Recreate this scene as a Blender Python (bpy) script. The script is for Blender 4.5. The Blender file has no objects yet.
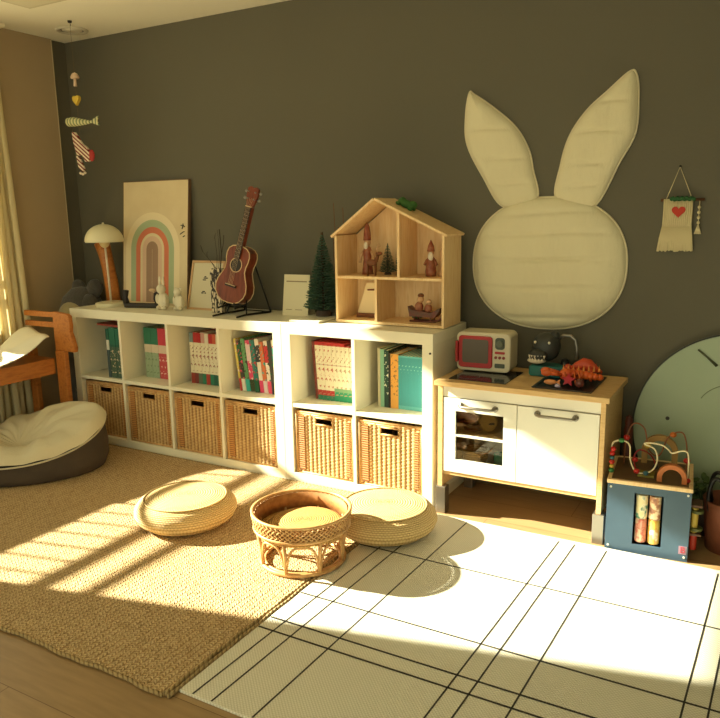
import bpy, math, random
from mathutils import Vector, Matrix, Euler
random.seed(7)
PI = math.pi
sc = bpy.context.scene
COL = sc.collection
sin, cos = math.sin, math.cos

# ------------------------------------------------------------------ materials
def srgb(r, g, b):
    f = lambda c: (c/255/12.92) if c/255 <= .04045 else ((c/255+.055)/1.055)**2.4
    return (f(r), f(g), f(b), 1)

MATS = {}
def mat(name, col, rough=.6, metal=0, col2=None, nscale=20, bump=0, bscale=60, stretch=(1, 1, 1), coat=0, trans=0, sheen=0, spec=None):
    """plain principled material; col2 = second colour mixed by noise, bump = noise bump height"""
    if name in MATS: return MATS[name]
    m = bpy.data.materials.new(name); m.use_nodes = True
    nt = m.node_tree; b = nt.nodes['Principled BSDF']
    b.inputs['Base Color'].default_value = col
    b.inputs['Roughness'].default_value = rough
    b.inputs['Metallic'].default_value = metal
    if coat: b.inputs['Coat Weight'].default_value = coat
    if trans: b.inputs['Transmission Weight'].default_value = trans
    if sheen: b.inputs['Sheen Weight'].default_value = sheen
    if spec is not None: b.inputs['Specular IOR Level'].default_value = spec
    if col2 or bump:
        tc = nt.nodes.new('ShaderNodeTexCoord'); mp = nt.nodes.new('ShaderNodeMapping')
        mp.inputs['Scale'].default_value = stretch
        nt.links.new(tc.outputs['Object'], mp.inputs['Vector'])
    if col2:
        n = nt.nodes.new('ShaderNodeTexNoise'); n.inputs['Scale'].default_value = nscale; n.inputs['Detail'].default_value = 5
        nt.links.new(mp.outputs[0], n.inputs['Vector'])
        r = nt.nodes.new('ShaderNodeValToRGB')
        r.color_ramp.elements[0].color = col; r.color_ramp.elements[0].position = .35
        r.color_ramp.elements[1].color = col2; r.color_ramp.elements[1].position = .68
        nt.links.new(n.outputs['Fac'], r.inputs[0]); nt.links.new(r.outputs[0], b.inputs['Base Color'])
    if bump:
        n = nt.nodes.new('ShaderNodeTexNoise'); n.inputs['Scale'].default_value = bscale; n.inputs['Detail'].default_value = 3
        nt.links.new(mp.outputs[0], n.inputs['Vector'])
        bp = nt.nodes.new('ShaderNodeBump'); bp.inputs['Strength'].default_value = 1; bp.inputs['Distance'].default_value = bump
        nt.links.new(n.outputs['Fac'], bp.inputs['Height']); nt.links.new(bp.outputs[0], b.inputs['Normal'])
    MATS[name] = m
    return m

class NT:
    """small helper for node maths"""
    def __init__(s, name, rough=.7):
        s.m = bpy.data.materials.new(name); s.m.use_nodes = True; s.t = s.m.node_tree
        s.b = s.t.nodes['Principled BSDF']; s.b.inputs['Roughness'].default_value = rough
        tc = s.t.nodes.new('ShaderNodeTexCoord'); s.co = tc.outputs['Object']
        sp = s.t.nodes.new('ShaderNodeSeparateXYZ'); s.t.links.new(s.co, sp.inputs[0])
        s.x, s.y, s.z = sp.outputs
        MATS[name] = s.m
    def n(s, op, a, b=0, c=None):
        q = s.t.nodes.new('ShaderNodeMath'); q.operation = op
        for i, v in enumerate((a, b, c)):
            if v is None: continue
            if isinstance(v, (int, float)): q.inputs[i].default_value = v
            else: s.t.links.new(v, q.inputs[i])
        return q.outputs[0]
    def noise(s, scale, detail=3, vec=None, stretch=None):
        q = s.t.nodes.new('ShaderNodeTexNoise'); q.inputs['Scale'].default_value = scale; q.inputs['Detail'].default_value = detail
        v = vec or s.co
        if stretch:
            mp = s.t.nodes.new('ShaderNodeMapping'); mp.inputs['Scale'].default_value = stretch
            s.t.links.new(v, mp.inputs['Vector']); v = mp.outputs[0]
        s.t.links.new(v, q.inputs['Vector']); return q.outputs['Fac']
    def voro(s, scale, vec=None, stretch=None):
        q = s.t.nodes.new('ShaderNodeTexVoronoi'); q.inputs['Scale'].default_value = scale
        v = vec or s.co
        if stretch:
            mp = s.t.nodes.new('ShaderNodeMapping'); mp.inputs['Scale'].default_value = stretch
            s.t.links.new(v, mp.inputs['Vector']); v = mp.outputs[0]
        s.t.links.new(v, q.inputs['Vector']); return q.outputs['Distance']
    def ramp(s, fac, stops):
        q = s.t.nodes.new('ShaderNodeValToRGB'); cr = q.color_ramp
        while len(cr.elements) < len(stops): cr.elements.new(.5)
        for e, (p, c) in zip(cr.elements, stops): e.position = p; e.color = c
        s.t.links.new(fac, q.inputs[0]); return q.outputs[0]
    def mix(s, fac, a, b):
        q = s.t.nodes.new('ShaderNodeMix'); q.data_type = 'RGBA'
        for i, v in ((0, fac), (6, a), (7, b)):
            if isinstance(v, (int, float, tuple)): q.inputs[i].default_value = v
            else: s.t.links.new(v, q.inputs[i])
        return q.outputs[2]
    def color(s, c): s.t.links.new(c, s.b.inputs['Base Color'])
    def bump(s, h, dist=.003, strength=1):
        q = s.t.nodes.new('ShaderNodeBump'); q.inputs['Strength'].default_value = strength; q.inputs['Distance'].default_value = dist
        s.t.links.new(h, q.inputs['Height']); s.t.links.new(q.outputs[0], s.b.inputs['Normal'])

# ------------------------------------------------------------------ mesh builder
class MB:
    def __init__(s): s.v = []; s.f = []; s.mi = []
    def add(s, vs, fs, M=None, mi=0):
        o = len(s.v)
        s.v += [tuple(M @ Vector(v)) if M is not None else tuple(v) for v in vs]
        s.f += [tuple(i+o for i in f) for f in fs]; s.mi += [mi]*len(fs); return s
    def box(s, x0, x1, y0, y1, z0, z1, M=None, mi=0):
        vs = [(x, y, z) for z in (z0, z1) for y in (y0, y1) for x in (x0, x1)]
        return s.add(vs, [(0, 2, 3, 1), (4, 5, 7, 6), (0, 1, 5, 4), (2, 6, 7, 3), (0, 4, 6, 2), (1, 3, 7, 5)], M, mi)
    def lathe(s, prof, n=32, M=None, mi=0, sx=1, sy=1, closed=False, cap=True):
        vs = []; fs = []
        for r, z in prof:
            for k in range(n):
                a = 2*PI*k/n; vs.append((r*cos(a)*sx, r*sin(a)*sy, z))
        m = len(prof)
        for i in range(m-1 if not closed else m):
            j = (i+1) % m
            for k in range(n):
                fs.append((i*n+k, i*n+(k+1) % n, j*n+(k+1) % n, j*n+k))
        if not closed and cap:
            if prof[0][0] > 1e-6: fs.append(tuple(range(n-1, -1, -1)))
            if prof[-1][0] > 1e-6: fs.append(tuple(range((m-1)*n, m*n)))
        return s.add(vs, fs, M, mi)
    def cyl(s, r, z0, z1, n=24, M=None, mi=0, r2=None):
        return s.lathe([(r, z0), (r if r2 is None else r2, z1)], n, M, mi)
    def ball(s, c, r, n=16, m=10, mi=0, M=None):
        if not isinstance(r, (tuple, list)): r = (r, r, r)
        T = Matrix.Translation(Vector(c)) @ (M if M is not None else Matrix.Identity(4)) @ Matrix.Diagonal((r[0], r[1], r[2], 1))
        return s.lathe([(sin(PI*i/m) if 0 < i < m else 0.0, -cos(PI*i/m)) for i in range(m+1)], n, T, mi)
    def tube(s, pts, r, n=8, closed=False, mi=0, cap=True):
        P = [Vector(p) for p in pts]; L = len(P)
        R = r if isinstance(r, (list, tuple)) else [r]*L
        vs = []; fs = []; up = None
        for i in range(L):
            if closed: t = (P[(i+1) % L]-P[i-1])
            else: t = P[min(i+1, L-1)]-P[max(i-1, 0)]
            t.normalize()
            if up is None:
                up = Vector((0, 0, 1)) if abs(t.z) < .9 else Vector((1, 0, 0))
            a = up - t*up.dot(t)
            if a.length < 1e-6: a = t.orthogonal()
            a.normalize(); up = a; b = t.cross(a)
            for k in range(n):
                q = 2*PI*k/n; vs.append(tuple(P[i]+(a*cos(q)+b*sin(q))*R[i]))
        for i in range(L if closed else L-1):
            j = (i+1) % L
            for k in range(n): fs.append((i*n+k, i*n+(k+1) % n, j*n+(k+1) % n, j*n+k))
        if cap and not closed:
            fs.append(tuple(range(n-1, -1, -1))); fs.append(tuple(range((L-1)*n, L*n)))
        return s.add(vs, fs, None, mi)
    def prism(s, poly, y0, y1, M=None, mi=0):
        """poly in xz, extruded along y"""
        n = len(poly)
        vs = [(x, y0, z) for x, z in poly]+[(x, y1, z) for x, z in poly]
        fs = [tuple(range(n)), tuple(range(2*n-1, n-1, -1))]+[(i, i+n, (i+1) % n+n, (i+1) % n) for i in range(n)]
        return s.add(vs, fs, M, mi)
    def grid(s, f, nu, nv, M=None, mi=0, skip=None, closed_u=False):
        vs = [f(i/nu, j/nv) for j in range(nv+1) for i in range(nu+(0 if closed_u else 1))]
        w = nu if closed_u else nu+1
        fs = [(j*w+i, j*w+(i+1) % w, (j+1)*w+(i+1) % w, (j+1)*w+i) for j in range(nv) for i in range(nu) if not (skip and skip((i+.5)/nu, (j+.5)/nv))]
        return s.add(vs, fs, M, mi)
    def build(s, name, m, parent=None, smooth=False, bevel=0, solid=0, loc=None, fix=True):
        me = bpy.data.meshes.new(name); me.from_pydata(s.v, [], s.f)
        for x in (m if isinstance(m, (list, tuple)) else [m]): me.materials.append(x)
        for p, i in zip(me.polygons, s.mi): p.material_index = i
        if smooth:
            for p in me.polygons: p.use_smooth = True
        if fix:
            import bmesh
            b = bmesh.new(); b.from_mesh(me); bmesh.ops.recalc_face_normals(b, faces=b.faces); b.to_mesh(me); b.free()
        if smooth == 'auto': me.set_sharp_from_angle(angle=math.radians(38))
        o = bpy.data.objects.new(name, me); COL.objects.link(o)
        if parent is not None: o.parent = parent
        if loc: o.location = loc
        if bevel:
            d = o.modifiers.new('bevel', 'BEVEL'); d.width = bevel; d.segments = 2; d.limit_method = 'ANGLE'
        if solid:
            d = o.modifiers.new('solid', 'SOLIDIFY'); d.thickness = solid; d.offset = 0
        return o

def T(x, y, z, rx=0, ry=0, rz=0): return Matrix.Translation((x, y, z)) @ Euler((rx, ry, rz)).to_matrix().to_4x4()
def tag(o, label=None, cat=None, group=None, kind=None):
    if label: o['label'] = label
    if cat: o['category'] = cat
    if group: o['group'] = group
    if kind: o['kind'] = kind
    return o
def thing(name, label, cat, loc=(0, 0, 0), rz=0, group=None):
    o = bpy.data.objects.new(name, None); o.empty_display_size = .05; COL.objects.link(o)
    o.location = loc; o.rotation_euler = (0, 0, rz)
    return tag(o, label, cat, group)
def struct(mb, name, m, **k): return tag(mb.build(name, m, **k), kind='structure')
def kids(o): return [c for c in bpy.data.objects if c.parent == o]
def copy_tree(o, parent=None):
    c = o.copy(); COL.objects.link(c); c.parent = parent
    for ch in kids(o): copy_tree(ch, c)
    return c
def text_mesh(s, name, size, m, parent, M, depth=.0006):
    cu = bpy.data.curves.new(name, 'FONT'); cu.body = s; cu.size = size; cu.extrude = depth; cu.align_x = 'CENTER'; cu.align_y = 'CENTER'
    t = bpy.data.objects.new(name, cu); COL.objects.link(t)
    dg = bpy.context.evaluated_depsgraph_get(); me = bpy.data.meshes.new_from_object(t.evaluated_get(dg))
    bpy.data.objects.remove(t); me.materials.clear(); me.materials.append(m)
    o = bpy.data.objects.new(name, me); COL.objects.link(o); o.parent = parent; o.matrix_local = M
    return o

# ------------------------------------------------------------------ palette
white = mat('white_lacquer', srgb(236, 231, 208), .45, bump=.0002, bscale=30)
white2 = mat('kitchen_white', srgb(236, 234, 222), .4)
birch = NT('birch_wood', .5)
_g = birch.noise(9, 4, stretch=(1, 10, 10)); birch.color(birch.ramp(_g, [(.3, srgb(205, 165, 108)), (.55, srgb(222, 187, 132)), (.75, srgb(196, 152, 95))]))
birch = birch.m
pine = NT('pine_wood', .5)
_g = pine.noise(7, 5, stretch=(8, 8, 1)); pine.color(pine.ramp(_g, [(.3, srgb(226, 186, 130)), (.55, srgb(238, 206, 156)), (.8, srgb(214, 172, 116))]))
pine = pine.m
oak = NT('orange_oak', .45)
_g = oak.noise(8, 5, stretch=(6, 1.2, 6)); oak.color(oak.ramp(_g, [(.3, srgb(160, 92, 36)), (.55, srgb(190, 118, 52)), (.8, srgb(140, 76, 28))]))
oak = oak.m
black = mat('black_plastic', srgb(24, 23, 24), .35)
dark = mat('dark_paint', srgb(38, 33, 30), .55)
steel = mat('brushed_steel', srgb(150, 146, 138), .38, .9)
rattan = mat('rattan_cane', srgb(186, 138, 82), .45, col2=srgb(212, 170, 112), nscale=30)
glass = mat('dark_glass', srgb(30, 28, 26), .12)

# wicker of the baskets
w = NT('basket_wicker', .65)
sx = w.n('ABSOLUTE', w.n('SINE', w.n('MULTIPLY', w.n('ADD', w.x, .163), PI/.0245)))
sz = w.n('ABSOLUTE', w.n('SINE', w.n('MULTIPLY', w.z, PI/.0085)))
f = w.n('ADD', w.n('MULTIPLY', sx, .42), w.n('MULTIPLY', sz, .38)); f = w.n('ADD', f, w.n('MULTIPLY', w.n('SUBTRACT', w.noise(60, 2, stretch=(1, 1, .4)), .5), .5))
w.color(w.ramp(f, [(.05, srgb(104, 70, 38)), (.4, srgb(172, 132, 82)), (.85, srgb(224, 192, 134))])); w.bump(f, .0022)
wicker = w.m
w = NT('basket_tie', .65)
sz = w.n('ABSOLUTE', w.n('SINE', w.n('MULTIPLY', w.z, PI/.011)))
w.color(w.ramp(sz, [(.1, srgb(110, 56, 30)), (.6, srgb(196, 140, 78))])); w.bump(sz, .003)
wicker_tie = w.m

# jute rug
w = NT('jute', .9)
sw = w.n('MULTIPLY', w.n('SUBTRACT', w.noise(28, 2), .5), .012)
row = w.n('MULTIPLY', w.n('ADD', w.x, sw), 1/.021); fr_ = w.n('ABSOLUTE', w.n('SUBTRACT', w.n('FRACT', row), .5))
dg = w.n('ABSOLUTE', w.n('SINE', w.n('MULTIPLY', w.n('ADD', w.n('ADD', w.y, sw), w.n('MULTIPLY', fr_, .022)), PI/.0125)))
gv = w.n('SMOOTH_MIN', w.n('MULTIPLY', w.n('SUBTRACT', .5, fr_), 6), 1, .3)
vo = w.voro(95, stretch=(1, .8, 1))
h = w.n('ADD', w.n('MULTIPLY', w.n('MULTIPLY', dg, gv), .5), w.n('ADD', w.n('MULTIPLY', w.n('SUBTRACT', .7, vo), .45), w.n('MULTIPLY', w.noise(260, 2), .2)))
w.color(w.mix(w.n('MULTIPLY', w.noise(2.5, 3), .5), w.ramp(h, [(.15, srgb(128, 100, 62)), (.45, srgb(196, 168, 122)), (.9, srgb(230, 208, 166))]), srgb(190, 154, 102)))
w.bump(h, .006)
jute = w.m
w = NT('jute_border', .9)
s1 = w.n('ABSOLUTE', w.n('SINE', w.n('MULTIPLY', w.n('ADD', w.x, w.y), PI/.02)))
w.color(w.ramp(s1, [(.1, srgb(124, 102, 66)), (.7, srgb(168, 144, 100))])); w.bump(s1, .003)
jute_border = w.m
# straw poufs: coiled rope, radial stitches
def straw_mat(name, c0, c1, c2, pitch=.011):
    w = NT(name, .75)
    rr = w.n('SQRT', w.n('ADD', w.n('POWER', w.x, 2), w.n('POWER', w.y, 2)))
    an = w.n('ARCTAN2', w.y, w.x)
    rw = w.n('ADD', rr, w.n('MULTIPLY', w.z, 1.0))
    a = w.n('ABSOLUTE', w.n('SINE', w.n('MULTIPLY', w.n('SUBTRACT', rr, w.z), PI/pitch)))
    b2 = w.n('ABSOLUTE', w.n('SINE', w.n('ADD', w.n('MULTIPLY', an, 48), w.n('MULTIPLY', w.n('FLOOR', w.n('MULTIPLY', w.n('SUBTRACT', rr, w.z), 1/pitch)), 1.57))))
    h = w.n('ADD', w.n('MULTIPLY', a, .5), w.n('ADD', w.n('MULTIPLY', b2, .25), w.n('MULTIPLY', w.noise(160, 2), .3)))
    w.color(w.ramp(h, [(.12, c0), (.5, c1), (.9, c2)])); w.bump(h, .004)
    return w.m
straw = straw_mat('straw_coil', srgb(140, 106, 58), srgb(198, 166, 108), srgb(228, 202, 148))
straw2 = straw_mat('cane_seat', srgb(120, 80, 34), srgb(190, 142, 72), srgb(220, 178, 104), .009)

# ------------------------------------------------------------------ the setting
w = NT('dark_wall_paint', .85); w.color(w.mix(w.noise(1.3, 3), srgb(96, 92, 78), srgb(102, 98, 83))); w.bump(w.noise(90, 3), .0006)
wall_m = w.m
w = NT('beige_wallpaper', .85); w.color(w.mix(w.noise(3, 3), srgb(168, 148, 118), srgb(176, 156, 124))); w.bump(w.noise(120, 3), .0007)
beige_m = w.m
ceil_m = mat('ceiling_paint', srgb(244, 240, 222), .9, bump=.0004, bscale=80)
# wood floor planks running along x
w = NT('floor_planks', .42)
pj = w.n('FLOOR', w.n('MULTIPLY', w.y, 1/.19)); fr = w.n('FRACT', w.n('MULTIPLY', w.y, 1/.19))
gx = w.n('FRACT', w.n('ADD', w.n('MULTIPLY', w.x, 1/1.2), w.n('MULTIPLY', pj, .37)))
seam = w.n('MAXIMUM', w.n('LESS_THAN', fr, .012), w.n('LESS_THAN', gx, .002))
gr = w.noise(6, 5, stretch=(1, 9, 1)); tone = w.n('FRACT', w.n('MULTIPLY', w.n('SINE', w.n('MULTIPLY', pj, 12.9)), 43.7))
c = w.ramp(w.n('ADD', w.n('MULTIPLY', gr, .8), w.n('MULTIPLY', tone, .2)), [(.3, srgb(150, 122, 84)), (.6, srgb(166, 136, 96)), (.85, srgb(154, 126, 88))])
w.color(w.mix(seam, c, srgb(110, 80, 48))); floor_m = w.m

X0, YB, ZC = -.3215, .03, 2.341
struct(MB().box(X0-.12, 4.9, -4.6, .16, -.05, 0), 'floor', floor_m)
struct(MB().box(-.6, 4.9, -4.6, .16, ZC, ZC+.08), 'ceiling', ceil_m)
struct(MB().box(-.5, 4.9, YB, YB+.1, 0, ZC), 'wall_back', wall_m)
# left wall: dark return strip near the corner, beige thick wall with the window opening
wl = MB(); wl.box(-.50, X0-.018, -.09, YB, 0, ZC)
struct(wl, 'wall_left_return', wall_m)
wl = MB(); xa, xb = X0-.12, X0
ya, yb2, za, zb = -2.145, -.60, .685, 2.032
wl.box(xa, xb, -4.6, ya, 0, ZC); wl.box(xa, xb, yb2, -.0865, 0, ZC)
wl.box(xa, xb, ya, yb2, 0, za); wl.box(xa, xb, ya, yb2, zb, ZC)
struct(wl, 'wall_left', beige_m)
struct(MB().box(4.75, 4.85, -4.6, YB, 0, ZC), 'wall_right', wall_m)  # out of view, added to block ambient light and darken the lower right
struct(MB().box(X0-.016, X0+.002, -.0865, -.0805, 0, ZC), 'trim_1', mat('trim_cream', srgb(200, 184, 150), .5))
fr = MB(); fx0, fx1 = xa+.01, xa+.04
for a0, a1, b0, b1 in ((ya, ya+.02, za, zb), (yb2-.02, yb2, za, zb), (ya, yb2, zb-.012, zb)): fr.box(fx0, fx1, a0, a1, b0, b1)
struct(fr, 'window_1', white)
# balcony railing outside the window: handrail, lower rail and balusters
rl = MB(); xr = X0-.22
hz = lambda xf: (xf-xr)*.5186
rl.box(xr-.012, xr+.012, -4.2, -.2, hz(1.30), hz(1.385)); rl.box(xr-.012, xr+.012, -4.2, -.2, hz(1.515), hz(1.585))
rl.box(xr-.012, xr+.012, -4.2, -.2, .30, .33)
y = -.48
while y > -4.2:
    rl.box(xr-.006, xr+.006, y-.006, y+.006, .3, hz(1.34)); y -= .1135
for y in (-.25, -2.9, -4.1): rl.box(xr-.02, xr+.02, y-.02, y+.02, 0, hz(1.585))
struct(rl, 'window_railing', dark)
struct(MB().box(-5.5, X0-.125, -7.5, 3, -.02, .004), 'bounce_ground', mat('bounce_ground_pale', srgb(206, 196, 170), .85))  # unseen pale slab outside, added to bounce sunlight up to the ceiling

# ceiling fixtures
t = thing('ceiling_ring', 'white round ring fixture on the ceiling near the corner', 'ceiling fixture', (-.04, -.162, ZC))
MB().lathe([(.062, 0), (.066, -.008), (.083, -.010), (.088, -.004), (.088, 0)], 40).build('outer_ring', mat('ring_paint', srgb(206, 200, 180), .6), t, True)
MB().lathe([(.055, -.0005), (.055, -.004), (.0001, -.005)], 40).build('centre_disc', ceil_m, t, True)
MB().lathe([(.055, -.001), (.062, -.001), (.062, -.003), (.055, -.003)], 40, closed=True).build('gap_shadow_ring', dark, t, True)
t = thing('ceiling_lamp', 'flat square ceiling lamp, only its corner showing at the top edge', 'ceiling lamp', (.2, -.61, ZC))
MB().box(0, .9, -.9, 0, -.022, 0).build('lamp_frame', mat('lamp_frame', srgb(206, 200, 172), .6), t, bevel=.004)
MB().box(.03, .87, -.87, -.03, -.027, -.022).build('diffuser', mat('lamp_diffuser', srgb(218, 212, 186), .5), t, bevel=.002)

# ------------------------------------------------------------------ curtain
def curtain():
    mb = MB(); y0, y1 = -.785, -.478
    def f(u, v):
        z = .02+v*2.30; sp = 1-.10*sin(v*PI)*0
        yy = y1+(y0-y1)*u
        amp = .028*(1-.45*v); k = 7
        x = -.277+.8*amp*sin(u*k*2*PI+.5*sin(v*4))+.012*sin(u*17+v*3)
        return (x, yy+.010*sin(u*k*4*PI+v)+(.045*(1-v)**1.5-.02)*(1-u), z)
    mb.grid(f, 120, 30)
    m = NT('curtain_linen', .85)
    m.color(m.mix(m.noise(5, 2), srgb(232, 220, 180), srgb(222, 208, 164))); m.bump(m.noise(250, 2, stretch=(1, 1, .3)), .0006)
    tr = m.t.nodes.new('ShaderNodeBsdfTranslucent'); tr.inputs[0].default_value = srgb(236, 222, 176)
    ms = m.t.nodes.new('ShaderNodeMixShader'); ms.inputs[0].default_value = .26
    out = m.t.nodes['Material Output']; m.t.links.new(m.b.outputs[0], ms.inputs[1]); m.t.links.new(tr.outputs[0], ms.inputs[2]); m.t.links.new(ms.outputs[0], out.inputs[0])
    o = mb.build('curtain', m.m, smooth=True)
    tag(o, 'cream linen curtain hanging in folds beside the left wall', 'curtain')
    r = MB(); r.box(-.27, -.225, -2.4, -.45, ZC-.02, ZC)
    tag(r.build('curtain_track', white), 'white curtain track along the ceiling above the window', 'curtain track')
curtain()

# ------------------------------------------------------------------ rug and mat
def slab_edge(u): return .004*sin(u*13)+.002*sin(u*41+1)
rg = MB(); rx0, rx1, ry0, ry1 = -.30, 2.150, -1.915, -.405
def rugf(u, v):
    x = rx0+(rx1-rx0)*u; y = ry0+(ry1-ry0)*v
    if v < .02: y += slab_edge(x*1.3)
    return (x, y, .011+.0012*sin(x*9+y*5)*sin(y*7))
rg.grid(rugf, 140, 90)
rg.box(rx0+.01, rx1-.005, ry0+.012, ry1-.004, .0022, .0095)
t = thing('jute_rug', 'large woven natural jute rug under the cane stool', 'rug', (0, 0, 0))
o = rg.build('woven_field', jute, t, smooth=True)
bd = MB()
def rope(pts, r=.0062, mi=0): bd.tube(pts, r, 7)
rope([(rx0+i*(rx1-rx0)/80, ry0+slab_edge((rx0+i*(rx1-rx0)/80)*1.3), .0082) for i in range(81)])
rope([(rx1+.002+.002*sin(j*1.3), ry0+(ry1-ry0)*j/60, .0082) for j in range(61)])
rope([(rx1+.018+.002*sin(j*.9), ry0+(ry1-ry0)*j/60, .0082) for j in range(61)])
rope([(rx0+i*(rx1-rx0)/40, ry1, .0082) for i in range(41)])
bd.build('border', jute_border, t, smooth=True)

mx0, mx1, my0, my1 = 2.175, 4.3, -1.880, -.445
w = NT('mat_vinyl', .5)
ck = w.n('MULTIPLY', w.n('ABSOLUTE', w.n('SINE', w.n('MULTIPLY', w.n('ADD', w.x, w.y), PI/.011))), w.n('ABSOLUTE', w.n('SINE', w.n('MULTIPLY', w.n('SUBTRACT', w.x, w.y), PI/.011))))
w.color(w.ramp(ck, [(.0, srgb(206, 202, 180)), (.5, srgb(232, 229, 212))])); w.bump(ck, .0012)
mat_m = w.m
t = thing('play_mat', 'white vinyl floor mat with thin black crossing lines', 'mat', (0, 0, 0))
MB().box(mx0, mx1, my0, my1, .0008, .010).build('pad', mat_m, t, bevel=.003)
ln = MB()
def line(p, q, w_=.0024):
    p = Vector((p[0], p[1], 0)); q = Vector((q[0], q[1], 0)); d = (q-p).normalized(); n_ = Vector((-d.y, d.x, 0))*w_
    vs = [p-n_, q-n_, q+n_, p+n_]
    ln.add([(v.x, v.y, .0102) for v in vs]+[(v.x, v.y, .0108) for v in vs], [(0, 1, 2, 3), (4, 5, 6, 7), (0, 1, 5, 4), (1, 2, 6, 5), (2, 3, 7, 6), (3, 0, 4, 7)])
for x in (2.274, 2.340, 2.478, 2.866, 2.928, 3.048, 3.434, 3.494, 3.62, 4.03, 4.09):
    line((x, my1-.03), (x-.052, my0+.004), .0026)
for y in (-.862, -1.283, -1.458, -1.522): line((mx0+.004, y), (mx1-.01, y), .0036)
ln.build('printed_lines', mat('line_black', srgb(40, 38, 30), .6), t)

# ------------------------------------------------------------------ cube shelves
D = .39
def cube_shelf(name, label, x0, W, ncol, cellw):
    t = thing(name, label, 'shelf', (x0, -D, 0))
    MB().box(0, W, 0, D, .74, .79).build('top_panel', white, t, bevel=.0015)
    MB().box(0, W, 0, D, .0, .05).build('bottom_panel', white, t, bevel=.0015)
    for a in (0, W-.05): MB().box(a, a+.05, .0003, D, .05, .74).build('side_panel', white, t, bevel=.001)
    for k in range(1, ncol):
        x = .05+k*cellw+(k-1)*.016
        MB().box(x, x+.016, .001, D, .05, .74).build('divider', white, t)
    for k in range(ncol):
        x = .05+k*(cellw+.016)
        MB().box(x, x+cellw, .0015, D, .384, .403).build('shelf_board', white, t)
    return t
cube_shelf('cube_shelf', 'long white open cube shelf with four columns, left of the two shelves', 0, 1.49, 4, .3355)
s2 = cube_shelf('cube_shelf', 'short white open cube shelf with two columns, beside the play kitchen', 1.4915, .79, 2, .337)
b = MB()
M = T(.778, -.0004, .705, PI/2); b.cyl(.005, 0, .002, 12, M)
b.build('screw_hole', dark, s2)
cellx = [.05+k*.3515 for k in range(4)]+[1.5415, 1.8945]

# ------------------------------------------------------------------ wicker baskets
def basket():
    t = thing('wicker_basket', 'x', 'basket', group='wicker baskets in the lower cubes')
    W, H, Dp = .318, .312, .335
    px, pz = .0205, .0085
    fr = MB()
    def wv(a, z):
        return .0028*abs(sin(PI*(a+.004)/.0245))+.0012*sin(PI*z/pz+PI*int((a+.004)/.0245))
    nx, nz = 93, 73
    hx0, hx1, hz0, hz1 = -.042, .042, .262, .290
    fr.grid(lambda u, v: (-W/2+W*u, -wv(W*u, H*v), H*v), 104, nz, skip=lambda u, v: hx0 < -W/2+W*u < hx1 and hz0 < H*v < hz1)
    fr.grid(lambda u, v: (W/2+wv(Dp*u, H*v)*.5, Dp*u, H*v), 40, 36)
    fr.grid(lambda u, v: (-W/2-wv(Dp*u, H*v)*.5, Dp*u, H*v), 40, 36)
    fr.grid(lambda u, v: (-W/2+W*u, Dp, H*v), 10, 10)
    fr.box(-W/2+.004, W/2-.004, .004, Dp-.004, .0, .006)
    fr.build('woven_body', wicker, t, smooth=True, fix=False)
    rm = MB()
    for z, r in ((H, .007), (H-.011, .005), (.005, .006)):
        rm.tube([(-W/2, 0, z), (W/2, 0, z), (W/2, Dp, z), (-W/2, Dp, z)], r, 7, closed=True)
    for s in (-1, 1): rm.tube([(s*W/2, 0, 0), (s*W/2, 0, H)], .006, 7)
    rm.build('rim', rattan, t, smooth=True)
    MB().box(-W/2+.012, -W/2+.048, -.006, -.001, .02, H-.02).build('tie_band', wicker_tie, t, bevel=.001)
    MB().box(W/2-.034, W/2-.016, -.006, -.001, .02, H-.02).build('tie_band', wicker_tie, t, bevel=.001)
    hf = MB(); hf.tube([(hx0-.003, -.003, hz0-.003), (hx1+.003, -.003, hz0-.003), (hx1+.003, -.003, hz1+.003), (hx0-.003, -.003, hz1+.003)], .0045, 7, closed=True)
    hf.build('handle_slot_rim', rattan, t, smooth=True)
    return t
BL = ['wicker basket in leftmost lower cube, partly behind the bean bag', 'wicker basket in second lower cube from the left, all in shade',
      'wicker basket in third lower cube from the left, all in shade', 'wicker basket in fourth lower cube, its right half striped by sunlight',
      'sunlit wicker basket in left lower cube of the short shelf', 'sunlit wicker basket in right lower cube of the short shelf beside the kitchen']
b0 = basket()
for k in range(6):
    o = b0 if k == 0 else copy_tree(b0)
    o.location = (cellx[k]+.168+(.004 if k else .006), -D+(.025 if k == 0 else .014), .0505); o['label'] = BL[k]

# ------------------------------------------------------------------ books
def book_mat(name, cols, bands):
    """cols: list of (z position fraction, colour) constant bands along the spine height (local z 0..1 scaled by object)"""
    w = NT(name, .45)
    q = w.t.nodes.new('ShaderNodeValToRGB'); cr = q.color_ramp; cr.interpolation = 'CONSTANT'
    while len(cr.elements) < len(bands): cr.elements.new(.5)
    for e, (p, c) in zip(cr.elements, bands): e.position = p; e.color = c
    zz = w.n('MULTIPLY', w.z, 1/.29)
    w.t.links.new(zz, q.inputs[0])
    if cols:   # small print on the spine: short dashes
        pr = w.n('GREATER_THAN', w.noise(90, 1, stretch=(.8, 1, .9)), .60)
        inm = w.n('MULTIPLY', w.n('GREATER_THAN', zz, cols[0]), w.n('LESS_THAN', zz, cols[1]))
        w.color(w.mix(w.n('MULTIPLY', pr, inm), q.outputs[0], cols[2]))
    else: w.color(q.outputs[0])
    return w.m
pages = mat('book_pages', srgb(226, 214, 184), .8)
cream = srgb(226, 218, 192)
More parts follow.
